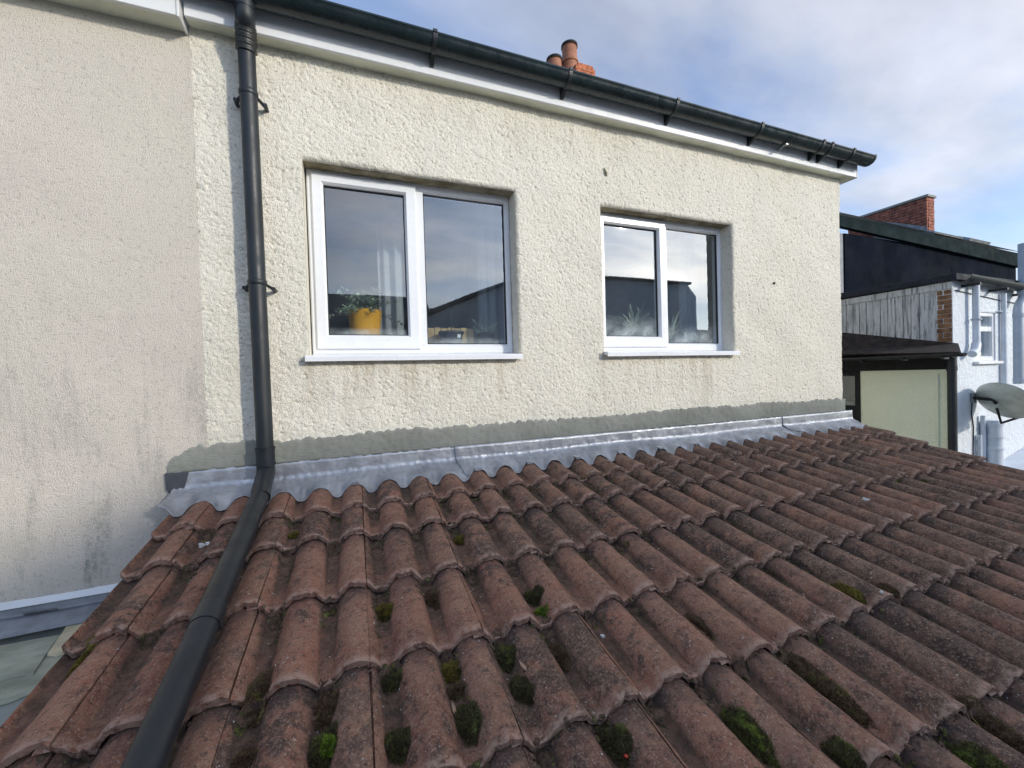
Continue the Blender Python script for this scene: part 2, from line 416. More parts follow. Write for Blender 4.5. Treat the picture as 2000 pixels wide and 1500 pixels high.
# band-passed noise, sampled on any points of a plane
def field(seed, size, step, lo, hi):
    g = np.random.RandomState(seed); nx, ny = int(size[0] / step) + 1, int(size[1] / step) + 1
    w = g.randn(ny, nx); F = np.fft.rfft2(w)
    fy = np.fft.fftfreq(ny, step)[:, None]; fx = np.fft.rfftfreq(nx, step)[None]
    f = np.sqrt(fx * fx + fy * fy) + 1e-9; lam = 1 / f
    F *= np.exp(-(np.log(lam / math.sqrt(lo * hi)) / (math.log(hi / lo) * .5 + .05)) ** 2)
    r = np.fft.irfft2(F, s=(ny, nx)); r /= r.std() + 1e-9
    return r
def stones(seed, size, step, dens, sig, sat):
    """thrown grit: random stones of several sizes, piled where they overlap"""
    g = np.random.RandomState(seed); nx, ny = int(size[0] / step) + 1, int(size[1] / step) + 1
    fy = np.fft.fftfreq(ny, step)[:, None]; fx = np.fft.rfftfreq(nx, step)[None]; tot = 0
    for q, s_ in enumerate(sig):
        im = np.zeros((ny, nx)); n_ = int(size[0] * size[1] * dens / (1 + q) ** .5)
        im[g.randint(0, ny, n_), g.randint(0, nx, n_)] += g.uniform(.35, 1.3, n_)
        el = 1 + .0 * q
        K = np.exp(-2 * (math.pi * s_) ** 2 * (fx * fx * el + fy * fy)); h = np.fft.irfft2(np.fft.rfft2(im) * K, s=(ny, nx))
        tot = tot + h * (2 * math.pi * (s_ / step) ** 2) * (s_ / sig[-1]) ** .6
    return 1 - np.exp(-tot * sat)
def sample(fld, step, x, y):
    ny, nx = fld.shape
    u = np.clip(x / step, 0, nx - 1.001); v = np.clip(y / step, 0, ny - 1.001)
    i = u.astype(int); j = v.astype(int); a = u - i; b = v - j
    return (fld[j, i] * (1 - a) * (1 - b) + fld[j, i + 1] * a * (1 - b) + fld[j + 1, i] * (1 - a) * b + fld[j + 1, i + 1] * a * b)

D = 2.17                     # wall plane, metres in front of the camera
ROOF_P = math.radians(13.0)
HB = .989
cP, sP = math.cos(ROOF_P), math.sin(ROOF_P)
def RW(x, s, h=0.0): return Vector((x, s * cP - h * sP, -HB / cP + s * sP + h * cP))

# ------------------------------------------------------------------ ground
GZ = -3.6
g = MB().grid(lambda u, v: (u, v, GZ), [-400, -60, -12, 0, 12, 60, 400], [-400, -60, -12, 0, 12, 60, 400]).build('ground', 'ground_paving'); g['kind'] = 'structure'

# ------------------------------------------------------------------ the rendered house
house = thing('rendered_house', 'cream roughcast house wall with two white windows above the brown tiled roof', 'house', (1.6, D, GZ))
def hp(mb, name, mat, **k):
    """a part of a thing whose Empty stands away from the origin"""
    par = k.pop('parent'); o = mb.build(name, mat, par, **k); off(o); return o
def off(o):
    p = o.parent; w = Vector((0, 0, 0)); mm = Matrix.Identity(4)
    while p is not None:
        mm = p.matrix_basis @ mm if p.parent is None else p.matrix_basis @ mm
        p = p.parent
    # chain of bases from the root down
    ch = []; q = o.parent
    while q is not None: ch.append(q); q = q.parent
    M4 = Matrix.Identity(4)
    for q in reversed(ch): M4 = M4 @ q.matrix_parent_inverse @ q.matrix_basis
    o.matrix_parent_inverse = M4.inverted()

SOF_Z = 1.569
WIN = [dict(x0=-.208, x1=.889, z0=.125, z1=1.076), dict(x0=1.472, x1=2.592, z0=.132, z1=1.064)]
def axis_pts(a, b, step, marks):
    pts = sorted([a, b] + [m_ for m_ in marks if a < m_ < b]); out = [a]
    for p, q in zip(pts[:-1], pts[1:]):
        n = max(1, int(round((q - p) / step))); out += [p + (q - p) * (i + 1) / n for i in range(n)]
    return np.array(out)
R_HEAD = .022
def wall_mesh(name, x0, x1, z0, z1, step, amp, lo, hi, seed, wins, und=.004):
    marks_x = [w_[k_] for w_ in wins for k_ in ('x0', 'x1')]; marks_z = [w_[k_] for w_ in wins for k_ in ('z0', 'z1')]
    xs = axis_pts(x0, x1, step, marks_x); zs = axis_pts(z0, z1, step, marks_z)
    X, Z = np.meshgrid(xs, zs)
    f2 = field(seed + 1, (x1 - x0, z1 - z0), .02, .35, 1.2); f3 = field(seed + 2, (x1 - x0, z1 - z0), .01, .06, .2)
    f1 = stones(seed, (x1 - x0, z1 - z0), .002, 11000 * (.011 / hi) ** 2, (hi * .26, hi * .40, hi * .62), 1.1)
    n = (sample(f1, .002, X - x0, Z - z0) - .6) * 3.2
    env = .9 + .12 * np.tanh(sample(f3, .01, X - x0, Z - z0))
    Y = D - amp * n * env - und * sample(f2, .02, X - x0, Z - z0) - .1 * und * sample(f3, .01, X - x0, Z - z0)
    for w_ in wins:
        dx = np.maximum(X - w_['x1'], 0); dl = np.maximum(w_['x0'] - X, 0) * 25.0; dz = np.maximum(Z - w_['z1'], 0)
        db = np.maximum(w_['z0'] - Z, 0) * 4
        d = np.sqrt(dx ** 2 + dl ** 2 + dz ** 2 + db ** 2)
        R = R_HEAD + .003 * sample(f3, .01, X - x0, Z - z0)
        t = np.clip(1 - d / R, 0, 1); Y += R * (1 - np.sqrt(1 - np.minimum(t, .995) ** 2))
    V = np.stack([X, Y, Z], -1).reshape(-1, 3); w = len(xs)
    ii, jj = np.meshgrid(np.arange(w - 1), np.arange(len(zs) - 1)); ii = ii.ravel(); jj = jj.ravel()
    xc = (xs[ii] + xs[ii + 1]) / 2; zc = (zs[jj] + zs[jj + 1]) / 2; keep = np.ones(len(ii), bool)
    for w_ in wins: keep &= ~((xc > w_['x0']) & (xc < w_['x1']) & (zc > w_['z0']) & (zc < w_['z1']))
    ii = ii[keep]; jj = jj[keep]; a = jj * w + ii
    F = np.stack([a, a + 1, a + 1 + w, a + w], -1)
    return V, F
SEAM = -.632
V, F = wall_mesh('render_wall', SEAM, 3.83, -.62, SOF_Z + .01, .0036, .0034, .0, .0074, 3, WIN, .0022)
o = link('render_wall', np_mesh('render_wall', V, F, 'roughcast_cream'), house); off(o)
o['label'] = 'cream roughcast wall face'
hp(MB().box(3.80, 3.832, D + .001, 6.5, -3.6, SOF_Z), 'side_wall', 'roughcast_cream', parent=house)
hp(MB().box(SEAM, 3.80, D + .012, D + .03, -3.6, -.60), 'lower_wall', 'roughcast_cream', parent=house)

# reveals
for w_ in WIN:
    mbr = MB(); FY = D + .13; e = R_HEAD - .006
    rr = random.Random(5)
    xs = list(np.linspace(w_['x0'] - .002, w_['x1'] + .002, 80)); ys = [D + e, D + .05, D + .07, FY]
    jx = [rr.uniform(-.003, .003) for _ in xs]
    mbr.grid(lambda u, v: (u, v, w_['z1'] + (jx[min(79, int((u - xs[0]) / (xs[-1] - xs[0]) * 79))] if D + e < v < FY else 0)), xs, ys)
    hp(mbr, 'lintel_reveal', 'lintel_render', parent=house, smooth=True)
    mbj = MB(); zs = list(np.linspace(w_['z0'], w_['z1'] + .002, 60))
    mbj.grid(lambda u, v: (w_['x1'] + .002 * math.sin(v * 71), u, v), [D + .002, D + e, D + .05, D + .08, FY], zs)
    mbj.grid(lambda u, v: (w_['x0'] - .001, u, v), [D + .002, D + .05, FY], zs)
    mbj.grid(lambda u, v: (u, v, w_['z0'] + .001), [w_['x0'], w_['x1']], [D + .002, D + .05, FY])
    hp(mbj, 'jamb_reveal', 'roughcast_cream', parent=house, smooth=True)

# mortar band over the chase
n = 520
xs = np.linspace(-.775, 3.846, n)
g_ = np.random.RandomState(4)
rough1 = np.convolve(g_.randn(n + 40), np.exp(-np.linspace(-2, 2, 5) ** 2), 'same')[20:20 + n]; rough1 /= rough1.std()
rough2 = np.convolve(g_.randn(n + 200), np.exp(-np.linspace(-2, 2, 61) ** 2), 'same')[100:100 + n]; rough2 /= rough2.std()
top = -.262 - .0050 * rough1 - .0045 * rough2
lf = np.clip((xs + .775) / .14, 0, 1); top = top - (1 - np.sqrt(1 - (1 - lf) ** 2)) * .085
top = np.where(xs > 3.5, top - .006, top)
bot = np.where(xs < 3.0, -.374, -.372)
nr = 10; fld = field(12, (4.7, .2), .006, .03, .12)
V = []
for r_ in range(nr + 1):
    t = r_ / nr
    z = bot + (top - bot) * t
    y = D - .0155 - .0022 * sample(fld, .006, xs + .775, np.full(n, t * .11)) * .45
    V.append(np.stack([xs, y, z], -1))
V.append(np.stack([xs, np.full(n, D + .006), top + .001], -1))
V.insert(0, np.stack([xs, np.full(n, D + .006), bot - .001], -1))
V = np.concatenate(V); F = []
ii, jj = np.meshgrid(np.arange(n - 1), np.arange(nr + 2)); a = (jj * n + ii).ravel(); F = np.stack([a, a + 1, a + 1 + n, a + n], -1)
me = np_mesh('mortar_band', V, F, 'mortar_grey'); o = link('mortar_band', me, house); off(o)
hp(MB().box(3.8465, 3.852, D - .008, D + .20, -.374, -.268), 'mortar_return', 'mortar_grey', parent=house)
hp(MB().prism([(-.785, -.372), (-.70, -.372), (-.72, -.45), (-.765, -.475), (-.782, -.44)], 1, D - .02, D + .01), 'slate_chip', 'slate_roof', parent=house)

# eaves of the house
FY0 = D - .078
hp(MB().box(SEAM + .004, 3.93, FY0, FY0 + .018, SOF_Z, SOF_Z + .17), 'fascia', 'upvc', parent=house, bevel=.003)
hp(MB().box(SEAM + .004, 3.925, FY0 + .0185, D + .02, SOF_Z + .004, SOF_Z + .014), 'soffit', 'soffit_cream', parent=house)
hp(MB().box(3.9305, 3.936, FY0 - .002, D + .05, SOF_Z - .003, SOF_Z + .17), 'fascia_corner', 'upvc_dirty', parent=house)
hp(MB().prism([(FY0 + .03, 1.72), (6.5, 4.95), (6.5, 5.1), (FY0 + .0, 1.765)], 0, SEAM, 3.95), 'roof', 'slate_roof', parent=house)
hp(MB().box(SEAM, 3.80, 6.45, 6.5, -3.6, 4.9), 'party_wall', 'room_wall', parent=house)
hp(MB().box(3.40, 3.62, D - .006, D + .01, SOF_Z - .05, SOF_Z - .012), 'patch', 'roughcast_cream', parent=house)

# odd plugs and a scar left in the render
for x, z, r in ((3.02, .66, .009),):
    hp(MB().tube([(x, D - .012, z), (x, D + .01, z)], r, 10), 'wall_plug', 'timber_black', parent=house)
hp(MB().tube([(1.50, D - .008, 1.30), (1.512, D - .010, 1.27), (1.52, D - .008, 1.252)], [.003, .007, .003], 8), 'render_scar', 'lintel_render', parent=house)

# chimney stack on the ridge, a brick at a time
ch = MB().box(3.945, 4.375, 6.52, 7.02, 4.6, 5.715).build('chimney', 'mortar_dark', house, bevel=.004); off(ch)
def bricks(parent, x0, x1, y0, y1, z0, z1, mat, course=.075, bl=.225, gap=.01, faces=('-y', '-x'), name='brick', cap=300, sub=None, proud=.012):
    z = z1 - course; row = 0; cnt = 0; rr = random.Random(int(x0 * 100))
    while z > z0:
        for fc in faces:
            a, b = (x0, x1) if fc == '-y' else (y0, y1)
            p = a - (bl / 2 if row % 2 else 0)
            while p < b - .02:
                q0 = max(p, a); q1 = min(p + bl - gap, b)
                if q1 - q0 > .03 and cnt < cap:
                    e_ = proud * rr.uniform(.6, 1.2)
                    if fc == '-y': mb = MB().box(q0, q1, y0 - e_, y0 + .04, z, z + course - gap)
                    else: mb = MB().box(x0 - e_, x0 + .04, max(q0, y0), q1, z, z + course - gap)
                    if sub is not None: sub.v, sub.f = (sub.add(mb.v, mb.f).v, sub.f)
                    else:
                        bo = mb.build(name, mat, parent, bevel=0); off(bo)
                    cnt += 1
                p += bl
        z -= course; row += 1
bricks(ch, 3.955, 4.37, 6.515, 7.0, 5.30, 5.72, 'brick_orange')
cap_mb = MB().box(4.02, 4.345, 6.53, 6.98, 5.72, 5.785)
o = cap_mb.build('brick', 'brick_orange', ch, bevel=.006); off(o)
def chimney_pot(x, y, z0, h, r, parent):
    prof = [(r * .98, 0), (r * 1.0, h * .45), (r * 1.12, h * .47), (r * 1.12, h * .52), (r * .97, h * .55), (r * .93, h * .93), (r * 1.02, h * .95), (r * 1.02, h), (r * .8, h), (r * .78, h * .6)]
    o = MB().lathe(prof, (x, y, z0), 28).build('chimney_pot', 'terracotta', parent, smooth=False, angle=35); off(o)
    o2 = MB().lathe([(r * 1.035, h * .93), (r * 1.06, h * .95), (r * 1.05, h * 1.0), (r * .8, h * 1.004)], (x, y, z0), 28).build('pot_rim', 'timber_black', o, angle=35); off(o2)
chimney_pot(3.99, 6.78, 5.60, .66, .148, ch)
chimney_pot(3.66, 6.78, 5.30, .62, .142, ch)
hp(MB().box(3.50, 3.96, 6.60, 7.0, 4.6, 5.44), 'lower_chimney', 'brick_orange', parent=house, bevel=.01)

# ------------------------------------------------------------------ windows of the house
def ring(mb, x0, x1, z0, z1, wl, wr, wb, wt_, y0, y1, ch_=.006):
    """mitred frame, chamfered on its inner and outer edges"""
    O = [(x0, z0), (x1, z0), (x1, z1), (x0, z1)]; I = [(x0 + wl, z0 + wb), (x1 - wr, z0 + wb), (x1 - wr, z1 - wt_), (x0 + wl, z1 - wt_)]
    sg = [(1, 1), (-1, 1), (-1, -1), (1, -1)]
    L = []
    for q, (px, pz) in enumerate(O): L.append((px, y1, pz))
    for q, (px, pz) in enumerate(O): L.append((px, y0 + ch_, pz))
    for q, (px, pz) in enumerate(O): L.append((px + sg[q][0] * ch_, y0, pz + sg[q][1] * ch_))
    for q, (px, pz) in enumerate(I): L.append((px - sg[q][0] * ch_ * 1.6, y0, pz - sg[q][1] * ch_ * 1.6))
    for q, (px, pz) in enumerate(I): L.append((px, y0 + ch_ * 2.2, pz))
    for q, (px, pz) in enumerate(I): L.append((px, y1, pz))
    fs = []
    for r_ in range(5):
        for q in range(4):
            a = r_ * 4 + q; b = r_ * 4 + (q + 1) % 4; fs.append((a, b, b + 4, a + 4))
    for q in range(4):
        a = 20 + q; b = 20 + (q + 1) % 4; fs.append((a, b, (q + 1) % 4, q))
    mb.add(L, fs)
def window(lbl, x0, x1, z0, z1, mull0, mull1, sx0, sx1, misted):
    win = MB(); yf = D + .092
    ring(win, x0, x1, z0, z1, .045, .032, .055, .048, yf, yf + .06)
    win.box(mull0, mull1, yf + .003, yf + .058, z0 + .05, z1 - .045)
    w = win.build('window', 'upvc', house); w['label'] = lbl; off(w)
    s_ = MB(); ring(s_, sx0, sx1, z0 + .026, z1 - .022, .056, .062, .074, .052, yf - .014, yf + .045)
    hp(s_, 'sash', 'upvc', parent=w)
    gl = 'glass_misted' if misted else 'glass'
    ax0, ax1, az0, az1 = sx0 + .05, sx1 - .056, z0 + .095, z1 - .07
    bx0, bx1, bz0, bz1 = mull1 - .004, x1 - .028, z0 + .05, z1 - .044
    for (p0, p1, q0, q1, yy) in ((ax0, ax1, az0, az1, yf + .016), (bx0, bx1, bz0, bz1, yf + .02)):
        gk = MB(); ring(gk, p0, p1, q0, q1, .011, .011, .011, .011, yy - .004, yy + .01, .001); hp(gk, 'gasket', 'gasket', parent=w)
        pn = MB().box(0, p1 - p0, 0, .003, 0, q1 - q0).build('pane', gl, w); off(pn); pn.matrix_basis = Matrix.Translation((p0, yy + .002, q0))
    s2 = MB(); s2.prism([(D - .045, z0 - .040), (D - .045, z0 - .018), (D - .038, z0 - .012), (yf + .01, z0 + .002), (yf + .01, z0 - .02), (D - .035, z0 - .032), (D - .035, z0 - .040)], 0, x0 - .022, x1 + .006)
    hp(s2, 'sill', 'upvc', parent=w)
    return w
window('larger white casement window nearer the downpipe', -.203, .888, .142, 1.083, .318, .376, -.182, .336, False)
window('smaller white casement window with misted panes', 1.490, 2.596, .150, 1.070, 2.030, 2.074, 1.496, 2.056, True)
# room behind the windows
rm = MB(); X0, X1, Y0, Y1, Z0, Z1 = -.8, 3.75, D + .155, 4.9, -.35, 1.5
rm.add([(X0, Y0, Z0), (X1, Y0, Z0), (X1, Y1, Z0), (X0, Y1, Z0), (X0, Y0, Z1), (X1, Y0, Z1), (X1, Y1, Z1), (X0, Y1, Z1)], [(2, 3, 7, 6), (3, 0, 4, 7), (1, 2, 6, 5), (4, 5, 6, 7)])
rm.box(1.15, 1.22, Y0, Y1 - .01, Z0 + .01, Z1 - .01)
hp(rm, 'room_wall', 'room_wall', parent=house)
hp(MB().box(X0, X1, Y0 - .01, Y1, Z0 - .05, Z0 - .001), 'room_floor', 'room_floor', parent=house)
for w_ in WIN:
    hp(MB().box(w_['x0'] - .02, w_['x1'] + .02, D + .153, D + .36, w_['z0'] - .01, w_['z0'] + .045), 'window_board', 'upvc', parent=house, bevel=.004)
back = MB()
for (xa, xb, za, zb) in ((-.8, -.205, Z0, Z1), (.89, 1.15, Z0, Z1), (1.22, 1.48, Z0, Z1), (2.6, 3.75, Z0, Z1), (-.205, .89, Z0, .13), (1.48, 2.6, Z0, .13), (-.205, .89, 1.09, Z1), (1.48, 2.6, 1.09, Z1)):
    back.box(xa, xb, D + .135, D + .15, za, zb)
hp(back, 'room_lining', 'room_wall', parent=house)

# ------------------------------------------------------------------ neighbour's wall on the left
nb_ = thing('neighbour_house', 'pinkish smooth rendered house with stained wall at the left edge', 'house', (-2.0, D, GZ))
V, F = wall_mesh('stained_wall', -1.75, SEAM + .001, -.84, 1.60, .005, .0009, .0, .0110, 21, [], .0016)
V[:, 1] -= .004
o = link('render_wall', np_mesh('render_wall', V, F, 'render_pinkish'), nb_); off(o)
o['label'] = 'pinkish smooth render with dark rain streaks'
hp(MB().box(-6, -1.75, D, D + .02, -.84, 1.6), 'outer_wall', 'render_pinkish', parent=nb_)
hp(MB().box(-6, SEAM - .01, D + .01, D + .3, -3.6, -.845), 'lower_wall', 'render_pinkish', parent=nb_)
hp(MB().prism([(D - .020, -.842), (D + .01, -.842), (D + .01, -.815), (D - .004, -.815), (D - .016, -.834)], 0, -6, SEAM - .03), 'drip_bead', 'upvc_dirty', parent=nb_)
hp(MB().box(-6, -.647, D - .100, D - .082, 1.545, 1.74), 'fascia', 'upvc_dirty', parent=nb_, bevel=.003)
hp(MB().box(-6, -.650, D - .0815, D + .01, 1.549, 1.56), 'soffit', 'soffit_cream', parent=nb_)
hp(MB().box(-.6465, -.636, D - .105, D + .012, 1.538, 1.75), 'fascia_end', 'upvc_dirty', parent=nb_, bevel=.003)
hp(MB().box(-1.338, -1.333, D - .1025, D - .100, 1.545, 1.74), 'fascia_joint', 'gasket', parent=nb_)
hp(MB().prism([(D - .07, 1.752), (6.5, 4.95), (6.5, 5.1), (D - .1, 1.80)], 0, -6, SEAM - .003), 'roof', 'slate_roof', parent=nb_)

# ------------------------------------------------------------------ gutter
gut = thing('gutter', 'dark half-round gutter running along the white fascia above both windows', 'gutter', (1.6, FY0 - .065, 1.69))
GY, GZc, GR = FY0 - .062, 1.692, .056
pr = [(GY + GR * math.cos(a), GZc + GR * math.sin(a) * 1.0) for a in np.linspace(math.pi * 1.0, 2 * math.pi, 19)]
pr = [(GY - GR - .003, GZc + .004), (GY - GR - .004, GZc - .004)] + pr[1:] + [(GY + GR, GZc + .004)]
inn = [(GY + (y - GY) * .93, z + .0035) for y, z in reversed(pr)]
pr = pr + inn
GX1 = 3.965
g1 = MB().prism(pr, 0, -1.2, 1.78); o = g1.build('channel', 'gutter_green', gut, angle=40); off(o)
o = MB().prism(pr, 0, 1.782, GX1).build('channel', 'gutter_green', gut, angle=40); off(o)
ec = MB(); ec.prism([(GY + (GR + .006) * math.cos(a), GZc + .007 + (GR + .006) * math.sin(a)) for a in np.linspace(math.pi, 2 * math.pi, 19)], 0, GX1 - .018, GX1 + .004)
o = ec.build('end_cap', 'plastic_black', gut, bevel=.002, angle=40); off(o)
def gbracket(x, wide=.022):
    mb = MB()
    outer = [(GY + (GR + .005) * math.cos(a), GZc + (GR + .005) * math.sin(a)) for a in np.linspace(math.pi, 1.92 * math.pi, 15)]
    inner = [(GY + (GR + .0006) * math.cos(a), GZc + (GR + .0006) * math.sin(a)) for a in np.linspace(1.92 * math.pi, math.pi, 15)]
    mb.prism(outer + inner, 0, x - wide / 2, x + wide / 2)
    mb.box(x - wide / 2, x + wide / 2, GY - GR - .009, GY - GR + .004, GZc - .004, GZc + .011)
    mb.prism([(FY0 - .0012, GZc + .02), (FY0 - .0012, GZc - .088), (FY0 - .012, GZc - .085), (GY + .012, GZc - GR - .004), (GY + .03, GZc - GR + .01), (FY0 - .012, GZc - .01)], 0, x - wide / 2 + .001, x + wide / 2 - .001)
    o = mb.build('bracket', 'plastic_black', gut, bevel=.0015); off(o)
for x in (-.42, .415, 1.168, 1.928, 2.675, 3.325, 3.425, 3.685): gbracket(x)
st = MB().tube([(2.985, FY0 - .003, GZc - .062), (2.965, GY - .005, GZc - .066)], .007, 8)
st.box(2.953, 2.977, GY - .024, GY - .002, GZc - .071, GZc - .062)
o = st.build('metal_stay', 'metal_grey', gut); off(o); o['label'] = 'small grey metal stay sticking out under the gutter'

# ------------------------------------------------------------------ downpipe
dpipe = thing('downpipe', 'dark grey round downpipe crossing the cream wall and lying down the tiled roof', 'downpipe', (-.40, D - .085, -.4))
px_, py_ = -.402, D - .078
def dp(mb, name, mat='plastic_black', **k):
    o = mb.build(name, mat, dpipe, **k); off(o); return o
xt, xb = -.405, -.396
dp(MB().tube([(xt, py_, 1.50), ((xt + xb) / 2, py_, .55), (xb, py_, -.30)], .034, 28), 'pipe', angle=40)
dp(MB().tube([(xb, py_, -.285), (xb, py_, -.365)], .0375, 28), 'collar', angle=40)
for z in (-.29, -.36):
    dp(MB().tube([(xb, py_, z + .005), (xb, py_, z - .005)], .040, 28), 'collar_lip', angle=40)
# shoe bend and the length that lies on the tiles
b0 = Vector((xb, py_, -.36)); dirn = Vector((0, -cP, -sP))
start = RW(-.385, 1.98, .107)
pts = [b0, b0 + Vector((0, -.002, -.02)), b0 + Vector((.002, -.012, -.036)), Vector((xb + .006, start.y + .045, start.z + .018)), start]
dp(MB().tube(pts, .0365, 28), 'bend', angle=50)
dp(MB().tube([RW(-.388, 2.03, .109), RW(-.388, 1.2, .106), RW(-.392, -.42, .104)], .034, 32), 'pipe', angle=40)
dp(MB().tube([RW(-.388, 1.365, .1065), RW(-.388, 1.358, .1065), RW(-.388, 1.30, .106)], [.0345, .0362, .0362], 32), 'collar', angle=40)
# upper swan neck
pts = [(-.392, GY, GZc - .03), (-.392, GY, GZc - .10)]
dp(MB().tube(pts, .0365, 28), 'outlet_pipe', angle=40)
dp(MB().tube([(-.392, GY, GZc - .075), (-.392, GY, GZc - .085)], .0385, 28), 'collar_lip', angle=40)
e0 = Vector((-.392, GY, GZc - .095)); e1 = Vector((xt, py_, 1.53))
cv = []
for i in range(13):
    t = i / 12; a = e0; b = e0 + Vector((0, 0, -.055)); c_ = e1 + Vector((0, 0, .05)); d_ = e1
    cv.append(a * (1 - t) ** 3 + b * 3 * t * (1 - t) ** 2 + c_ * 3 * t * t * (1 - t) + d_ * t ** 3)
dp(MB().tube(cv, [.0375] * 7 + [.038, .0385, .039, .0385, .038, .0375], 28), 'swan_neck', angle=50)
tp = []; rs = []
for i in range(26):
    t = i / 25; q = cv[6].lerp(Vector((xt, py_, 1.475)), t); tp.append(q); rs.append(.0405 + .0016 * math.sin(i * 2.1) + .001 * math.sin(i * 5.3))
dp(MB().tube(tp, rs, 28), 'tape_wrap', 'tape_dark', smooth=True)
for zc_, in ((1.29,), (.455,)):
    xx = xt + (xb - xt) * (1.5 - zc_) / 1.8
    dp(MB().tube([(xx, py_, zc_ + .012), (xx, py_, zc_ + .008), (xx, py_, zc_ - .008), (xx, py_, zc_ - .012)], [.0352, .038, .038, .0352], 28), 'clip', angle=50)
    for s in (-1, 1):
        ear = MB()
        ear.tube([(xx + s * .030, py_ + .012, zc_ - .004), (xx + s * .058, py_ + .050, zc_ - .018)], [.006, .009], 8)
        ear.tube([(xx + s * .058, py_ + .028, zc_ - .018), (xx + s * .058, D + .01, zc_ - .018)], .0085, 10)
        dp(ear, 'clip_ear', angle=40)

# ------------------------------------------------------------------ tiled roof
roof = thing('tiled_roof', 'low pitched roof of weathered red brown double roll concrete tiles with moss', 'roof', (0, 0, -HB / cP), (ROOF_P, 0, 0))
PITCH = .15; CH = .042; CW = .056
_px = np.linspace(-.075, .075, 301); _a = np.abs(_px) / CW
_pr = np.where(_a < 1, CH * np.maximum(1 - _a ** 2.1, 0) ** .68, 0.0); _kk = np.ones(13) / 13.0
_pr = np.convolve(np.concatenate([_pr[-20:], _pr, _pr[:20]]), _kk, 'same')[20:-20]
def prof(x):          # roof X -> height of the tile face; crests at -.025 + .15k
    u = (x + .025 + .075) % PITCH - .075
    return np.interp(u, _px, _pr)
TL = .362
def tile_mesh(seed, xa, xb):
    g_ = np.random.RandomState(seed); nx = max(12, int((xb - xa) / .0065)); xs = np.linspace(xa, xb, nx)
    ts = np.array([0, .0035, .010, .05, .10, .15, .2, .25, .30, TL]); T = .022
    f = field(seed + 50, (.4, .4), .01, .04, .15)
    edge = np.convolve(g_.randn(nx + 8), np.ones(3) / 3, 'same')[4:4 + nx] * .0016
    for _ in range(g_.randint(2, 7)):                     # chips out of the nose
        c_ = g_.uniform(xa, xb); edge += g_.uniform(.003, .008) * np.exp(-((xs - c_) / g_.uniform(.004, .012)) ** 2)
    h = prof(xs - .0 + .008)                                   # local 0 is the joint at roof X = .008 + .3 i
    V = []
    for q, t in enumerate(ts):
        z = h + .026 * (1 - t / .29) + T * 0 + .0014 * sample(f, .01, xs - xa, np.full(nx, t))
        if q == 0: z = z - .0025
        y = t + (edge if q < 3 else edge * max(0, 1 - t / .06))
        V.append(np.stack([xs, y, z], -1))
    # under lip and the nose face
    V0 = V[0].copy(); V0[:, 2] -= T * .8 + .0012 * g_.randn(nx); V0[:, 1] += .002
    V1 = V[4].copy(); V1[:, 2] -= T
    rows = [V1, V0] + V
    ns = len(rows); A = np.concatenate(rows)
    F = [(j * nx + i, j * nx + i + 1, (j + 1) * nx + i + 1, (j + 1) * nx + i) for j in range(ns - 1) for i in range(nx - 1)]
    F = [f_ for f_ in F]
    # side skirts, with a lowered interlocking tongue on the left
    A = [tuple(v_) for v_ in A]
    def skirt(col, dx, dz):
        base = len(A); idx = [(j) * nx + col for j in range(2, ns)]
        for i_ in idx: p = A[i_]; A.append((p[0], p[1], p[2] - dz))
        for i_ in idx: p = A[i_]; A.append((p[0] + dx, p[1], p[2] - dz))
        n_ = len(idx)
        for q in range(n_ - 1):
            F.append((idx[q], idx[q + 1], base + q + 1, base + q)); F.append((base + q, base + q + 1, base + n_ + q + 1, base + n_ + q))
    skirt(0, -.03 if xa < .001 else 0.002, .009 if xa < .001 else .018); skirt(nx - 1, -.004, .016)
    mb = MB(); mb.v = [tuple(map(float, p)) for p in A]; mb.f = F
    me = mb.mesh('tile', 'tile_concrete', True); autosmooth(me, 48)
    return me
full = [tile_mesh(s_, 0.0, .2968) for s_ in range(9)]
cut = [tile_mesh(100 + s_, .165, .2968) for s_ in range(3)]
rows = [1.908, 1.703, 1.408, 1.113, .825, .538, .248, -.042, -.332]
zoff = [.0062, 0, 0, 0, 0, 0, 0, 0, 0]
rr = random.Random(11)
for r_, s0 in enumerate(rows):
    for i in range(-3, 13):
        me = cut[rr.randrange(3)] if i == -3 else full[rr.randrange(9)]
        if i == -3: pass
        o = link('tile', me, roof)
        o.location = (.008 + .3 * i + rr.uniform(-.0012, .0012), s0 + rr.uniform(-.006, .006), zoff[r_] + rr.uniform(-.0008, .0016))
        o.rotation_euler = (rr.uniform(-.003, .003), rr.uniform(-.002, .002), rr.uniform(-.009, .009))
    # what the top row leaves open under the lead
def rp(mb, name, mat, **k):
    return mb.build(name, mat, roof, **k)
rp(MB().box(-.72, 3.89, -.36, 2.19, -.03, -.012), 'underlay', 'felt_dark')
rp(MB().box(-.715, -.690, -.37, 2.19, -.16, -.004), 'verge_board', 'timber_black')
rp(MB().box(3.865, 3.89, -.37, 2.19, -.17, -.004), 'verge_board', 'timber_black')
rp(MB().box(-.72, 3.89, -.40, -.375, -.18, .0), 'eaves_board', 'timber_black')
lean = thing('roof_walls', 'rendered walls under the tiled roof edge, mostly hidden', 'wall', (0, 0, GZ))
w1 = MB(); 
w1.prism([(-.25, GZ), (2.16, GZ), (2.16, -.68), (-.25, -1.20)], 0, -.66, -.60); w1.prism([(-.25, GZ), (2.16, GZ), (2.16, -.68), (-.25, -1.20)], 0, 3.80, 3.86)
w1.box(-.60, 3.80, -.25, -.20, GZ, -1.22)
o = w1.build('wall', 'roughcast_cream', lean); off(o)

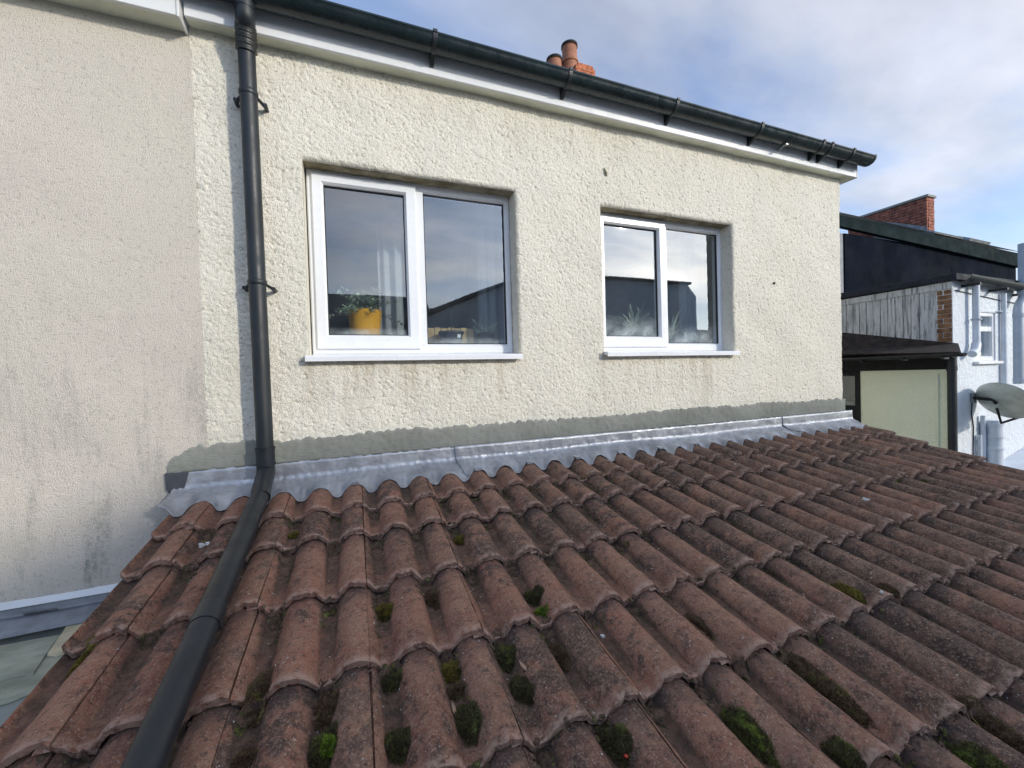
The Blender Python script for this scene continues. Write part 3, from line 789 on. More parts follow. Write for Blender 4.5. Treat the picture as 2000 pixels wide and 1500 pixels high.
# ------------------------------------------------------------------ lead flashing
flash = thing('lead_flashing', 'new grey lead flashing dressed over the top course of roof tiles', 'flashing', (1.6, D, -.4))
LT = -.370
def lead_pt(x, t, lift=0.0):
    # t 0 at the wall top, 1 at the lower edge
    u = (x + .025 + .075) % PITCH - .075; valley = min(1.0, abs(u) / .075)
    se = 2.092 - .030 * valley ** 1.5 + .006 * math.sin(x * 9.1)
    ye = se * cP
    # tile face height there
    q = max(0.0, (t - .24) / .76)
    dip = min(1.0, max(0.0, (q - .30) / .62)); dip = dip * dip * (3 - 2 * dip)
    def face(y):
        s = y / cP; tt = s - 1.908
        flat = CH + .007 + .004 * math.sin(x * 5.1); near = prof(x) + .0065
        h = .0062 + .026 * (1 - tt / .29) + flat * (1 - dip) + near * dip
        return RW(x, s, h).z
    y_w = D - .0135; zk = face(y_w) + .020
    if t < .24:
        r = t / .24; return (x, y_w - lift - .002 * r, LT + (zk - LT) * r)
    y = y_w - .002 + (ye - y_w) * q; z = face(y)
    k2 = max(0.0, 1 - q / .5) ** 2
    return (x, y - lift * (1 - q), z + .020 * k2 + lift)
def hx(i): return math.sin(i * 12.9898) * 43758.5453 % 1.0
joints = [-.775, .495, 1.785, 3.08, 3.50, 3.925]
for q in range(5):
    a, b = joints[q] - (.0 if q == 0 else .012), joints[q + 1] + .014
    xs = list(np.arange(a, b, .0075)) + [b]; ts = [0, .05, .12, .18, .24, .30, .36, .43, .5, .57, .64, .71, .78, .85, .91, .96, 1.0]
    lift = .0015 + .0045 * (q % 2)
    fl = field(70 + q, (b - a + .02, .3), .005, .02, .09)
    def fn(x, t):
        xx = x
        if q < 4 and x > b - .10: xx = x + .045 * max(0, (x - (b - .10)) / .10) * t ** 1.6       # lap runs out on the skew
        if q > 0 and x < a + .10: xx = x + .045 * max(0, ((a + .10) - x) / .10) * t ** 1.6
        if q == 0 and x < a + .06: xx = x + .02 * ((a + .06 - x) / .06) * (1 - t)
        p = lead_pt(xx, t, lift); w = float(sample(fl, .005, np.array([x - a]), np.array([t * .25]))[0])
        w *= min(1, t * 5); return (p[0], p[1] - .0011 * w, p[2] + .0014 * w)
    mb = MB().grid(fn, xs, ts)
    o = mb.build('lead_sheet', 'lead', flash, smooth=True); off(o)
    so = o.modifiers.new('thick', 'SOLIDIFY'); so.thickness = .0022; so.offset = 1
for kx in (1, 5, 7, 9, 11, 13, 15):
    x = -.025 + .15 * kx - .15
    p = Vector(lead_pt(x, 1.0, .0075)); r2 = Vector(lead_pt(x, .88, .0075))
    mb = MB(); mb.add([(x - .016, r2.y, r2.z + .001), (x + .016, r2.y, r2.z + .001), (x + .016, p.y - .012, p.z + .001), (x - .016, p.y - .012, p.z + .001), (x + .016, p.y - .012, p.z - .009), (x - .016, p.y - .012, p.z - .009)], [(0, 1, 2, 3), (3, 2, 4, 5)])
    o = mb.build('clip', 'lead', flash); off(o); so = o.modifiers.new('thick', 'SOLIDIFY'); so.thickness = .002

# ------------------------------------------------------------------ neighbour's slate lean-to at the lower left
sl = thing('slate_roof', 'small roof of greenish stone slates and old lead at the lower left corner', 'roof', (-1.2, D, -.9))
q0 = Vector((0, D - .006, -.845)); SP = math.radians(24)
def SR(x, d, h=0): return (x, q0.y - d * math.cos(SP) - h * math.sin(SP), q0.z - .05 - d * math.sin(SP) + h * math.cos(SP))
ld = MB().grid(lambda u, t: (u, D - .008 - .001 * math.sin(u * 30), -.843 - t * 1.1) if t < .06 else SR(u, (t - .06) * 1.0 + .0, .014 + .003 * math.sin(u * 13 + t * 20)), list(np.linspace(-2.2, -.66, 60)), [0, .02, .045, .06, .08, .11, .15])
o = ld.build('lead_apron', 'lead_old', sl, smooth=True); off(o); so = o.modifiers.new('t', 'SOLIDIFY'); so.thickness = .003
def slab(x0, x1, d0, d1, h, mat, seed, skew=0.0):
    g_ = random.Random(seed); n = 14; mb = MB(); topv = []; 
    us = [x0 + (x1 - x0) * i / n for i in range(n + 1)]
    ts = [0, .25, .5, .75, .93, 1.0]
    eb = [g_.uniform(-.012, .012) for _ in us]
    fn = lambda i, t: SR(us[i], d0 + (d1 - d0) * t + eb[i] * t + skew * (us[i] - x0) * t, h * (1 - .35 * (1 - t)) + g_.uniform(-.0015, .0015) - (.006 if t == 1 else 0))
    for t in ts: topv += [fn(i, t) for i in range(n + 1)]
    for i in range(n + 1):
        p = SR(us[i], d1 + eb[i] + skew * (us[i] - x0), h - .028); topv.append(p)
    w = n + 1; mb.add(topv, [(j * w + i, j * w + i + 1, (j + 1) * w + i + 1, (j + 1) * w + i) for j in range(len(ts)) for i in range(n)])
    o = mb.build('slate', mat, sl, smooth=False); off(o)
slab(-1.085, -.64, .09, .215, .024, 'slate_tan', 1, -.12)
slab(-1.75, -1.09, .12, .27, .022, 'slate_green', 2)
slab(-1.30, -.64, .14, .36, .016, 'slate_green', 3, -.05)
slab(-1.97, -1.305, .20, .38, .012, 'slate_tan', 4)
slab(-1.75, -1.16, .3, .78, .006, 'slate_grey', 5); slab(-1.155, -.64, .3, .80, .005, 'slate_grey', 6)
for q in range(4):
    slab(-1.95 + .05 * (q % 2), -1.24, .66 + .38 * q, 1.14 + .38 * q, .004 - .003 * q, 'slate_grey', 10 + q)
    slab(-1.235, -.64, .66 + .38 * q, 1.15 + .38 * q, .004 - .003 * q, 'slate_grey', 20 + q)
o = MB().add([SR(-2.4, 0, -.03), SR(-.62, 0, -.03), SR(-.62, 2.3, -.045), SR(-2.4, 2.3, -.045)], [(0, 1, 2, 3)]).build('underlay', 'slate_grey', sl); off(o)
o = MB().add([(-2.4, .1, GZ), (-.67, .1, GZ), (-.67, .1, -1.83), (-2.4, .1, -1.83)], [(0, 1, 2, 3)]).build('wall', 'render_pinkish', sl); off(o)
#PART2
# ------------------------------------------------------------------ moss, silt and litter on the tiles
def surf(x, s):
    best = -1
    for q, s0 in enumerate(rows):
        t = s - s0
        if 0 <= t <= TL: best = max(best, zoff[q] + .026 * (1 - t / .29) + float(prof(x)))
    return max(best, 0)
def clump(mb, cx, cs, rx, rs_, hz, seed, blades, base=True, col=None):
    g_ = random.Random(seed); n = 10; mrow = 5
    lob = [(g_.uniform(-.5, .5), g_.uniform(-.5, .5), g_.uniform(.5, 1)) for _ in range(4)]
    p1, p2, p3 = g_.uniform(0, 6), g_.uniform(0, 6), g_.uniform(0, 6)
    def wob(a): return 1 + .08 * math.sin(2 * a + p1) + .07 * math.sin(3 * a + p2) + .05 * math.sin(7 * a + p3)
    def hh(u, v):
        r = math.hypot(u, v); return max(0, 1 - r ** 2.2) ** .7 * (1 + .28 * sum(a_[2] * math.sin(7 * (u * a_[0] + v * a_[1]) + 9 * a_[2]) for a_ in lob) / 2)
    if base:
        vs = []; fs = []
        for i in range(mrow + 1):
            rr_ = i / mrow
            for j in range(n):
                a = 2 * math.pi * j / n + .3 * i; u, v = rr_ * math.cos(a), rr_ * math.sin(a)
                wb = wob(a); x, s = cx + u * rx * wb, cs + v * rs_ * wb
                vs.append(RW(x, s, surf(x, s) + hz * hh(u, v) * .85 - .003))
        for i in range(mrow):
            for j in range(n):
                a = i * n + j; b = i * n + (j + 1) % n; fs.append((a, b, b + n, a + n))
        mb.add(vs, fs)
    for _ in range(blades):
        r = math.sqrt(g_.random()) * 1.03; a = g_.uniform(0, 6.283); u, v = r * math.cos(a), r * math.sin(a)
        wb = wob(a); x, s = cx + u * rx * wb, cs + v * rs_ * wb
        h0 = surf(x, s) + hz * hh(u, v) * .8 - .002; L = g_.uniform(.002, .0065) * (.7 + hz * 14)
        p = RW(x, s, h0); w = g_.uniform(.0008, .0018); ang = g_.uniform(0, 6.283)
        tip = RW(x + u * .005 + g_.uniform(-.004, .004), s + v * .005 + g_.uniform(-.004, .004), h0 + L)
        dx, dy = math.cos(ang) * w, math.sin(ang) * w
        mb.add([p + Vector((dx, dy, 0)), p - Vector((dx, dy, 0)), tip + Vector((dy * .4, dx * .4, 0)), tip - Vector((dy * .3, dx * .3, 0))], [(0, 1, 2), (0, 1, 3)])
MOSS = [
 ('bright green topped moss cushion, largest near the bottom, between pipe and centre', .0495 - .142, .965, .026, .048, .030, 'moss_dark', 2600, 1),
 ('dark moss cushion right below the straight dark tile joint at the bottom', .056, .921, .026, .034, .026, 'moss_dark', 1900, 0),
 ('round olive yellow moss cushion in a gutter between two pink tile rolls', .055, 1.317, .026, .030, .028, 'moss_yellow', 2000, 0),
 ('small yellow moss tuft near the lead, just right of the downpipe', -.247, 1.806, .022, .024, .014, 'moss_yellow', 900, 0),
 ('small green brown tuft two tile steps below the lead, left of centre', .358, 1.605, .019, .032, .014, 'moss_yellow', 900, 0),
 ('dark olive moss lump tucked under the tile step, above the lone dark cushion', .056, 1.086, .027, .026, .022, 'moss_dark', 1500, 0),
 ('brown flecked moss lump directly above the bright green topped cushion', -.092, 1.062, .025, .045, .022, 'moss_brown', 1700, 0),
 ('yellow flecked moss lump, top of the column of three at the lower centre', .203, 1.064, .026, .030, .022, 'moss_yellow', 1500, 0),
 ('small grey brown moss lump, middle of the column of three at the lower centre', .203, 1.004, .022, .021, .018, 'moss_brown', 1000, 0),
 ('long dark green moss cushion beside a dry leaf, lowest of the column of three', .210, .916, .025, .047, .026, 'moss_dark', 2100, 0),
 ('moss lump with a yellow green tip right of the column of three', .353, 1.058, .027, .046, .024, 'moss_dark', 1700, 0),
 ('dark moss lump below a pointed dry leaf', .358, .950, .024, .040, .022, 'moss_dark', 1500, 0),
 ('tiny vivid green moss tuft alone in a tile channel at the centre', .512, 1.158, .018, .019, .014, 'moss_vivid', 800, 0),
 ('dark green moss lump just above the tiny vivid green tuft', .512, 1.225, .026, .038, .022, 'moss_dark', 1600, 0),
 ('brown dead moss lump below and right of the tiny vivid tuft', .497, 1.010, .022, .046, .018, 'moss_brown', 1400, 0),
 ('reddish brown dead moss hanging below a red tile roll left of centre', .204, 1.335, .024, .052, .016, 'moss_brown', 1500, 0),
 ('ragged dark moss ball at the bottom centre with pale flecks', .512, .775, .028, .040, .022, 'moss_dark', 1600, 0),
 ('rough dark moss cushion in a channel right of centre', .950, .968, .026, .050, .018, 'moss_brown', 1500, 0),
 ('long green moss strip filling a channel at the lower right', .812, .685, .024, .075, .020, 'moss_bright', 2300, 0),
 ('long brown and yellow moss strip in the lower right channel', 1.112, .710, .024, .11, .016, 'moss_brown', 2600, 0),
 ('yellow green moss patch on the mid right slope, upper of the two bright ones', 1.560, .905, .022, .060, .015, 'moss_yellow', 1500, 0),
 ('thin mossy strip right of the mid right yellow patch', 1.712, .868, .020, .035, .012, 'moss_brown', 900, 0),
 ('dark moss cushion at the bottom right of centre', .960, .575, .026, .040, .020, 'moss_dark', 1500, 0),
 ('moss strip at the bottom right corner', 1.262, .455, .026, .070, .018, 'moss_bright', 1900, 0),
 ('brown moss strip near the right edge, half way down', 1.413, .512, .022, .070, .014, 'moss_brown', 1500, 0),
 ('olive moss lump on the outermost left tile beside the roof edge', -.672, 1.372, .020, .040, .018, 'moss_yellow', 1200, 0),
 ('brown mossy silt heap right of the pipe in the lower left', -.243, 1.135, .030, .060, .020, 'moss_brown', 2000, 0),
 ('reddish brown debris heap at the lower edge right of the pipe', -.245, .985, .026, .040, .018, 'moss_brown', 1400, 0),
]
for q, (lb, x, s, rx, rs_, hz, mt, bl_, top_) in enumerate(MOSS):
    mb = MB(); clump(mb, x, s, rx * .98, rs_, hz * .80, 300 + q, int(bl_ * 1.6))
    o = mb.build('moss_clump', mt); c0 = RW(x, s, surf(x, s)); o.data.transform(Matrix.Translation(-c0)); o.location = c0
    tag(o, lb, 'moss', 'moss clumps in the tile channels')
    if top_:
        mb = MB(); clump(mb, x + .008, s - .006, rx * .6, rs_ * .6, hz * .95, 900 + q, 1500, False)
        t_ = mb.build('green_tip', 'moss_vivid', o); t_.matrix_parent_inverse = Matrix.Translation(-c0)
# silt, dead moss and grit nobody could count
sil = MB(); mos = MB(); grit = MB(); g_ = random.Random(77)
def lump(mb, x, s, r, g_, fl=.55):
    h0 = surf(x, s); n = 5; a0 = g_.uniform(0, 6); pts = []
    for j in range(n):
        a = a0 + 6.283 * j / n; q = r * g_.uniform(.7, 1.25); pts.append(RW(x + q * math.cos(a), s + q * math.sin(a), h0 - .001))
    for j in range(n):
        a = a0 + .5 + 6.283 * j / n; q = r * g_.uniform(.4, .8); pts.append(RW(x + q * math.cos(a), s + q * math.sin(a), h0 + r * fl * g_.uniform(.6, 1.1)))
    pts.append(RW(x, s, h0 + r * fl * 1.15))
    fs = [(j, (j + 1) % n, n + (j + 1) % n, n + j) for j in range(n)] + [(n + j, n + (j + 1) % n, 2 * n) for j in range(n)]
    mb.add(pts, fs)
for k_ in range(-4, 27):
    vx = .05 + .15 * k_
    if vx < -.72 or vx > 3.88: continue
    for s0 in rows[:-1]:
        am = g_.random()
        nn = int(60 * am ** 1.5) + 12 if vx < 2.4 else int(14 * am) + 3
        if g_.random() < (.8 if vx < 2.3 else .35):   # a low heap packed against the step
            clump(sil, vx + g_.gauss(0, .006), s0 - g_.uniform(.004, .030), g_.uniform(.018, .034), g_.uniform(.012, .040), g_.uniform(.006, .016), g_.randrange(9999), 90)
        if g_.random() < (.5 if vx < 3 else .25):
            clump(mos, vx + g_.gauss(0, .012), s0 - g_.uniform(.0, .045), g_.uniform(.008, .016), g_.uniform(.008, .022), g_.uniform(.004, .010), g_.randrange(9999), 110)
        for _ in range(nn):         # silt banked just below each step
            s = s0 - abs(g_.gauss(0, .030)) + .004; x = vx + g_.gauss(0, .014)
            lump(sil if g_.random() < .72 else mos, x, s, g_.uniform(.0025, .0095), g_)
        if g_.random() < .33 and vx < 2.6:   # strips along the channel side
            sgn = g_.choice((-1, 1)); ln = g_.uniform(.06, .2)
            for _ in range(int(ln * 340)):
                s = s0 - g_.uniform(0, ln); x = vx + sgn * (.018 + g_.gauss(0, .005))
                lump(sil if g_.random() < .55 else mos, x, s, g_.uniform(.002, .0065), g_)
        for _ in range(5):
            lump(grit, vx + g_.gauss(0, .03), s0 - g_.uniform(0, .28), g_.uniform(.0010, .0024), g_)
for s0 in rows[:-1]:                       # packed under the noses of the rolls
    for kk in range(-4, 26):
        x0 = -.025 + .15 * kk
        if x0 < -.7 or x0 > 3.87: continue
        for _ in range(g_.randrange(3, 13)):
            lump(sil, x0 + g_.uniform(-.045, .045), s0 - g_.uniform(.0, .008), g_.uniform(.002, .0055), g_)
o = sil.build('silt', 'silt'); o['kind'] = 'stuff'; tag(o, 'brown silt and dead moss crumbs banked in the tile channels', 'silt')
o = mos.build('moss_crumbs', 'moss_dark'); o['kind'] = 'stuff'; tag(o, 'dark olive moss crumbs scattered in the tile channels', 'moss')
o = grit.build('grit', 'stone_white'); o['kind'] = 'stuff'; tag(o, 'pale grit specks lying on the roof tiles', 'grit')
# the few pieces of litter one can point at
def litter_leaf(x, s, ang, L, W, lb):
    c0 = RW(x, s, surf(x, s) + .004); mb = MB(); pts = []
    for i in range(7):
        t = i / 6; w = W * math.sin(math.pi * min(1, t * .93 + .04)) ** .8
        for sg in (-1, 0, 1):
            u = (t - .5) * L; pts.append((u * math.cos(ang) - sg * w * math.sin(ang), u * math.sin(ang) + sg * w * math.cos(ang), .003 * abs(sg) + .010 * t * t + .2 * u))
    mb.add(pts, [(i * 3 + j, i * 3 + j + 1, i * 3 + j + 4, i * 3 + j + 3) for i in range(6) for j in range(2)])
    o = mb.build('dry_leaf', 'leaf_dry', smooth=True); o.location = c0; so = o.modifiers.new('t', 'SOLIDIFY'); so.thickness = .0006
    tag(o, lb, 'leaf', 'dry leaves on the tiles')
litter_leaf(.379, .990, 2.1, .034, .0055, 'pointed tan dry leaf standing above a dark moss lump')
litter_leaf(.187, .955, 1.7, .030, .0045, 'narrow pale dry leaf lying beside the long dark green moss cushion')
litter_leaf(1.39, .94, .6, .030, .005, 'small dry leaf in a channel on the right half of the roof')
mb = MB().lathe([(.0001, -.007), (.005, -.005), (.0065, 0), (.005, .004), (.0012, .0075)], (0, 0, 0), 10)
o = mb.build('red_berry', 'berry_red', smooth=True); o.location = RW(.516, .742, surf(.516, .742) + .012); o.rotation_euler = (1.2, .3, .4); o.scale = (.6, .6, .8); tag(o, 'tiny orange red berry on the brown silt at the bottom centre', 'berry')
def pebble(x, s, r, lb, n=1):
    g_ = random.Random(int(x * 1000)); mb = MB()
    for _ in range(n):
        u, v = x + g_.uniform(-r, r) * (n > 1) * 1.2, s + g_.uniform(-r, r) * (n > 1) * 1.2; lump(mb, u, v, r * g_.uniform(.6, 1), g_, .7)
    o = mb.build('pebble' if n == 1 else 'lichen_tuft', 'stone_white'); c0 = RW(x, s, surf(x, s)); o.data.transform(Matrix.Translation(-c0)); o.location = c0; tag(o, lb, 'pebble' if n == 1 else 'lichen')
pebble(-.548, 1.838, .012, 'white crumbly lichen tuft on the tiles left of the pipe', 7)
pebble(1.618, .845, .008, 'grey pebble near the yellow green moss patch'); pebble(2.06, 1.790, .010, 'white flake high on the roof right of centre')
pebble(2.38, 1.30, .012, 'pale crumbs on a tile end in the right half of the roof', 5)
pebble(.650, 1.034, .011, 'dark edged pale pebble in a channel right of centre'); pebble(2.6, .98, .012, 'small pale stone near the right edge of the roof')

# ------------------------------------------------------------------ plants behind the glass
def leafy(name, lb, x, y, z, pot, n, kind, seed):
    g_ = random.Random(seed); t = thing(name, lb, 'plant', (x, y, z))
    def part(mb, nm, mt, **k_): return mb.build(nm, mt, t, **k_)
    r, h = pot[0], pot[1]
    pt = part(MB().lathe([(.001, 0), (r * .78, 0), (r, h * .97), (r * 1.03, h), (r * .92, h), (r * .88, h * .85), (.001, h * .85)], (0, 0, 0), 28), 'pot', pot[2], angle=40)
    lf = MB(); big = []
    for i in range(n):
        a = g_.uniform(0, 6.283)
        if kind == 'spiky':
            L = g_.uniform(.20, .40); up_ = g_.uniform(.25, 1.25); w = g_.uniform(.005, .010); pts = []
            for j in range(8):
                q = j / 7; d = L * q * math.cos(up_ * (1 - .0 * q)); zz_ = h * .9 + L * q * math.sin(up_) - .55 * L * q * q * (1.3 - up_ * .7)
                ww = w * (1 - q ** 2) + .0006
                for sg in (-1, 1): pts.append((d * math.cos(a) - sg * ww * math.sin(a), max(-.13, min(.2, d * math.sin(a) + sg * ww * math.cos(a))), zz_))
            lf.add(pts, [(j * 2, j * 2 + 1, j * 2 + 3, j * 2 + 2) for j in range(7)])
        else:                       # arching stems with blunt fleshy leaves in rosettes
            L = g_.uniform(.10, .27); up_ = g_.uniform(.1, 1.3); end = None
            for j in range(7):
                q = (j + 1) / 7; d = L * q; bx = d * math.cos(up_) * math.cos(a); by = max(-.12, min(.16, d * math.cos(up_) * math.sin(a))); bz = h * .9 + L * q * math.sin(up_) - .3 * L * q * q
                for m_ in range(3):
                    aa = a + 2.4 * (j * 3 + m_); l2 = g_.uniform(.030, .056); w2 = .0085; el = g_.uniform(.0, .8)
                    dx, dy, dz_ = math.cos(aa) * math.cos(el) * l2, math.sin(aa) * math.cos(el) * l2 * .7, math.sin(el) * l2
                    nx_, ny_ = -math.sin(aa) * w2, math.cos(aa) * w2
                    lf.add([(bx, by, bz), (bx + dx * .5 + nx_, by + dy * .5 + ny_, bz + dz_ * .6), (bx + dx, by + dy, bz + dz_), (bx + dx * .5 - nx_, by + dy * .5 - ny_, bz + dz_ * .6)], [(0, 1, 2, 3)])
    part(lf, 'foliage', 'leaf_pale' if kind == 'spiky' else 'leaf_grey')['kind'] = 'stuff'
    return t
ZB = .172
leafy('potted_plant', 'trailing succulent in a round yellow pot on the sill of the larger window', .055, 2.435, ZB + .012, (.092, .215, 'pot_yellow'), 46, 'succ', 3)
leafy('potted_plant', 'pale spiky leaved plant behind the left misted pane of the smaller window', 1.92, 2.45, ZB + .012, (.09, .12, 'pot_black'), 75, 'spiky', 5)
leafy('potted_plant', 'second spiky plant, lower and sparser, behind the right pane of the smaller window', 2.28, 2.46, ZB + .012, (.07, .10, 'pot_black'), 34, 'spiky', 8)
t = thing('seedling_pot', 'small black pot with a tall bare stick behind the larger window', 'plant', (.545, 2.41, ZB + .012))
MB().lathe([(.001, 0), (.055, 0), (.070, .085), (.078, .088), (.078, .10), (.068, .10), (.064, .08), (.001, .08)], (0, 0, 0), 26).build('pot', 'pot_black', t, angle=40)
MB().tube([(0, 0, .07), (.004, .0, .22), (-.004, .003, .37)], [.003, .0026, .002], 8).build('stick', 'timber_black', t)
MB().add([(.018, -.0765, .058), (.040, -.068, .058), (.041, -.0695, .078), (.019, -.078, .078)], [(0, 1, 2, 3)]).build('plant_tag', 'upvc', t)
t = thing('wooden_planter', 'pale slatted wooden planter behind the black pot in the larger window', 'planter', (.56, 2.53, ZB + .012))
for i in range(7): MB().box(-.145 + i * .042, -.106 + i * .042, -.05, -.04, 0, .13 + .004 * (i % 2)).build('slat', 'wood_pale', t)
MB().box(-.14, .14, -.039, .05, .005, .11).build('box', 'wood_pale', t)
t = thing('glass_jar', 'dark bundle of cut stems in a low jar at the right of the larger window', 'jar', (.775, 2.45, ZB + .012))
MB().lathe([(.001, 0), (.05, 0), (.055, .02), (.055, .09), (.045, .10), (.04, .09), (.001, .09)], (0, 0, 0), 20).build('jar', 'pot_black', t, angle=40)
sm = MB(); g_ = random.Random(3)
for _ in range(26): sm.tube([(g_.uniform(-.03, .03), g_.uniform(-.02, .02), .08), (g_.uniform(-.09, .09), g_.uniform(-.04, .04), g_.uniform(.10, .19))], .003, 5)
o = sm.build('stems', 'leaf_grey', t); o['kind'] = 'stuff'
def curtain(x0, x1, y, z0, z1, lb, seed):
    n = int((x1 - x0) / .008); g_ = random.Random(seed); ph = g_.uniform(0, 6)
    mb = MB().grid(lambda u, v: (u, y + .018 * math.sin((u - x0) * 95 + ph) + .006 * math.sin(u * 41), v), [x0 + (x1 - x0) * i / n for i in range(n + 1)], [z0, (z0 + z1) / 2, z1])
    o = mb.build('curtain', 'curtain', smooth=True); c0 = Vector(((x0 + x1) / 2, y, z0)); o.data.transform(Matrix.Translation(-c0)); o.location = c0; tag(o, lb, 'curtain')
curtain(.15, .30, 2.70, .15, 1.25, 'narrow pale curtain gathered behind the left pane of the larger window', 1)
curtain(.78, .98, 2.62, -.2, 1.3, 'pale curtain drawn to the right side of the larger window', 2)
curtain(2.52, 2.70, 2.60, -.2, 1.3, 'pale curtain at the right side of the smaller window', 3)

# ------------------------------------------------------------------ houses further along the terrace
NY = D                                   # the rear wings share one building line
XC = 5.59
wing = thing('white_wing', 'white roughcast rear wing with peeling board side beyond the tiled roof', 'house', (7.5, NY, GZ))
def wp(mb, name, mat, parent=wing, **k_):
    o = mb.build(name, mat, parent, **k_); off(o); return o
# white rear wall with two openings
ops = [(6.00, 6.445, .020, .535), (7.02, 7.50, .020, .535)]
xs_ = [XC, 6.00, 6.445, 7.02, 7.50, 8.6]
wl = MB()
for a, b, z0, z1 in ((XC, 6.00, -3.6, .86), (6.445, 7.02, -3.6, .86), (7.50, 8.6, -3.6, .86), (6.00, 6.445, -3.6, .020), (6.00, 6.445, .535, .86), (7.02, 7.50, -3.6, .020), (7.02, 7.50, .535, .86)):
    wl.box(a, b, NY, NY + .2, z0, z1)
wp(wl, 'rear_wall', 'roughcast_white')
for (a, b, z0, z1) in ops:
    wf = MB(); ring(wf, a, b, z0, z1, .035, .04, .05, .045, NY + .012, NY + .06, .005); wf.box(a + .03, b - .03, NY + .016, NY + .055, z0 + .315, z0 + .365)
    w = wp(wf, 'window', 'upvc')
    for q0_, q1_ in ((z0 + .045, z0 + .32), (z0 + .36, z1 - .04)):
        pn = MB().box(0, b - a - .07, 0, .003, 0, q1_ - q0_).build('pane', 'glass', w); off(pn); pn.matrix_basis = Matrix.Translation((a + .033, NY + .035, q0_))
    wp(MB().box(a - .02, b + .06, NY - .04, NY + .08, z0 - .035, z0 - .006), 'sill', 'upvc', parent=w, bevel=.004)
    wp(MB().box(a + .01, b - .01, NY + .3, NY + .32, z0, z1), 'blind', 'curtain', parent=w)
# board side, brick pier, flat roof trim
wp(MB().box(XC + .02, XC + .12, 2.29, 6.4, -3.6, .80), 'side_wall', 'timber_black')
y = 2.292
while y < 3.9:
    w_ = .068; e_ = rnd.uniform(0, .006)
    wp(MB().box(XC - .002 - e_, XC + .019, y, y + w_ - .007, .14 + .0, .752), 'board', 'peeling_paint'); y += w_
wp(MB().box(XC - .018, XC + .018, NY - .004, 6.2, .753, .822), 'fascia_board', 'peeling_paint', bevel=.003)
wp(MB().prism([(NY - .05, .826), (6.3, .86), (6.3, .93), (NY - .05, .893)], 0, XC - .05, 8.7), 'flat_roof', 'felt_dark', bevel=.006)
pier = wp(MB().box(XC + .006, XC + .10, NY + .008, 2.288, -.4, .752), 'pier', 'mortar_dark')
z = .745; row = 0
while z > .06:
    cut_ = [(NY + .006, 2.285)] if row % 3 else [(NY + .006, NY + .070), (NY + .073, 2.285)]
    for a, b in cut_: wp(MB().box(XC - .001 - rnd.uniform(0, .012), XC + .05, a, b + rnd.uniform(-.006, .004), z - .045, z), 'brick', 'brick_brown', parent=pier, bevel=.006)
    z -= .048; row += 1
# its eaves gutter
gw = thing('black_gutter', 'black gutter sloping along the top of the white wing', 'gutter', (6.3, NY - .06, .82))
def half(x0, z0, x1, z1, yc, r, nm, mt, par):
    mb = MB(); n = 12; vs = []
    for (x, zc_) in ((x0, z0), (x1, z1)):
        for rr_ in (r, r * .9):
            for j in range(n + 1):
                a = math.pi + math.pi * j / n; vs.append((x, yc + rr_ * math.cos(a), zc_ + rr_ * math.sin(a)))
    w = n + 1; fs = []
    for j in range(n): fs += [(j, j + 1, 2 * w + j + 1, 2 * w + j), (w + j, 3 * w + j, 3 * w + j + 1, w + j + 1), (j, w + j, w + j + 1, j + 1), (2 * w + j, 2 * w + j + 1, 3 * w + j + 1, 3 * w + j)]
    fs += [(0, 2 * w, 3 * w, w), (n, w + n, 3 * w + n, 2 * w + n)]
    o = mb.add(vs, fs).build(nm, mt, par, smooth=False, angle=40); off(o); return o
half(XC + .03, .868, 6.88, .822, NY - .068, .060, 'channel', 'plastic_black', gw)
for x in (5.75, 6.3, 6.82): o = MB().box(x, x + .025, NY - .135, NY - .002, .775 - .04 * (x - 5.6), .80 - .04 * (x - 5.6)).build('bracket', 'plastic_black', gw); off(o)
# white downpipe, soil pipe, thin pipe
t = thing('white_downpipe', 'short white square shouldered downpipe left of the far window', 'downpipe', (5.99, NY - .05, .1))
def tp_(pts, r, par, nm, mt, seg=16): o = MB().tube(pts, r, seg).build(nm, mt, par, angle=45); off(o); return o
tp_([(5.90, NY - .052, .79), (5.90, NY - .052, .20)], .028, t, 'pipe', 'pipe_white'); tp_([(5.90, NY - .052, .20), (5.87, NY - .055, .13), (5.79, NY - .06, .09)], .036, t, 'shoe', 'pipe_white')
tp_([(5.90, NY - .052, .45), (5.90, NY - .052, .435)], .040, t, 'clip', 'pipe_grey')
t = thing('soil_pipe', 'thick pale grey soil vent pipe with an elbow at the right edge', 'pipe', (6.96, NY - .08, -.2))
tp_([(6.80, NY - .09, 1.28), (6.80, NY - .09, .74), (6.79, NY - .09, .69), (6.72, NY - .085, .62), (6.69, NY - .085, .56), (6.69, NY - .085, -.24)], .040, t, 'pipe', 'pipe_grey', 24)
for z in (.76, .50, -.20): tp_([(6.80 if z > .7 else 6.69, NY - .088, z + .02), (6.80 if z > .7 else 6.69, NY - .088, z - .02)], .046, t, 'collar', 'pipe_grey', 24)
t = thing('waste_pipe', 'thin white waste pipe running down between the two far windows', 'pipe', (6.74, NY - .03, .2))
tp_([(6.545, NY - .028, .74), (6.55, NY - .028, -.45)], .022, t, 'pipe', 'pipe_white'); 
for z in (.55, -.38): tp_([(6.46, NY - .02, z), (6.63, NY - .02, z - .01)], .010, t, 'branch', 'pipe_white', 8)
t = thing('white_hopper', 'white ribbed hopper and pipe low on the white wing under the dish', 'pipe', (6.40, NY - .06, -.9))
tp_([(6.17, NY - .075, -.60), (6.17, NY - .075, -1.3)], .066, t, 'pipe', 'pipe_white', 20)
for z in (-.63, -.76, -.88): tp_([(6.17, NY - .075, z), (6.17, NY - .075, z - .025)], .074, t, 'collar', 'pipe_white', 20)
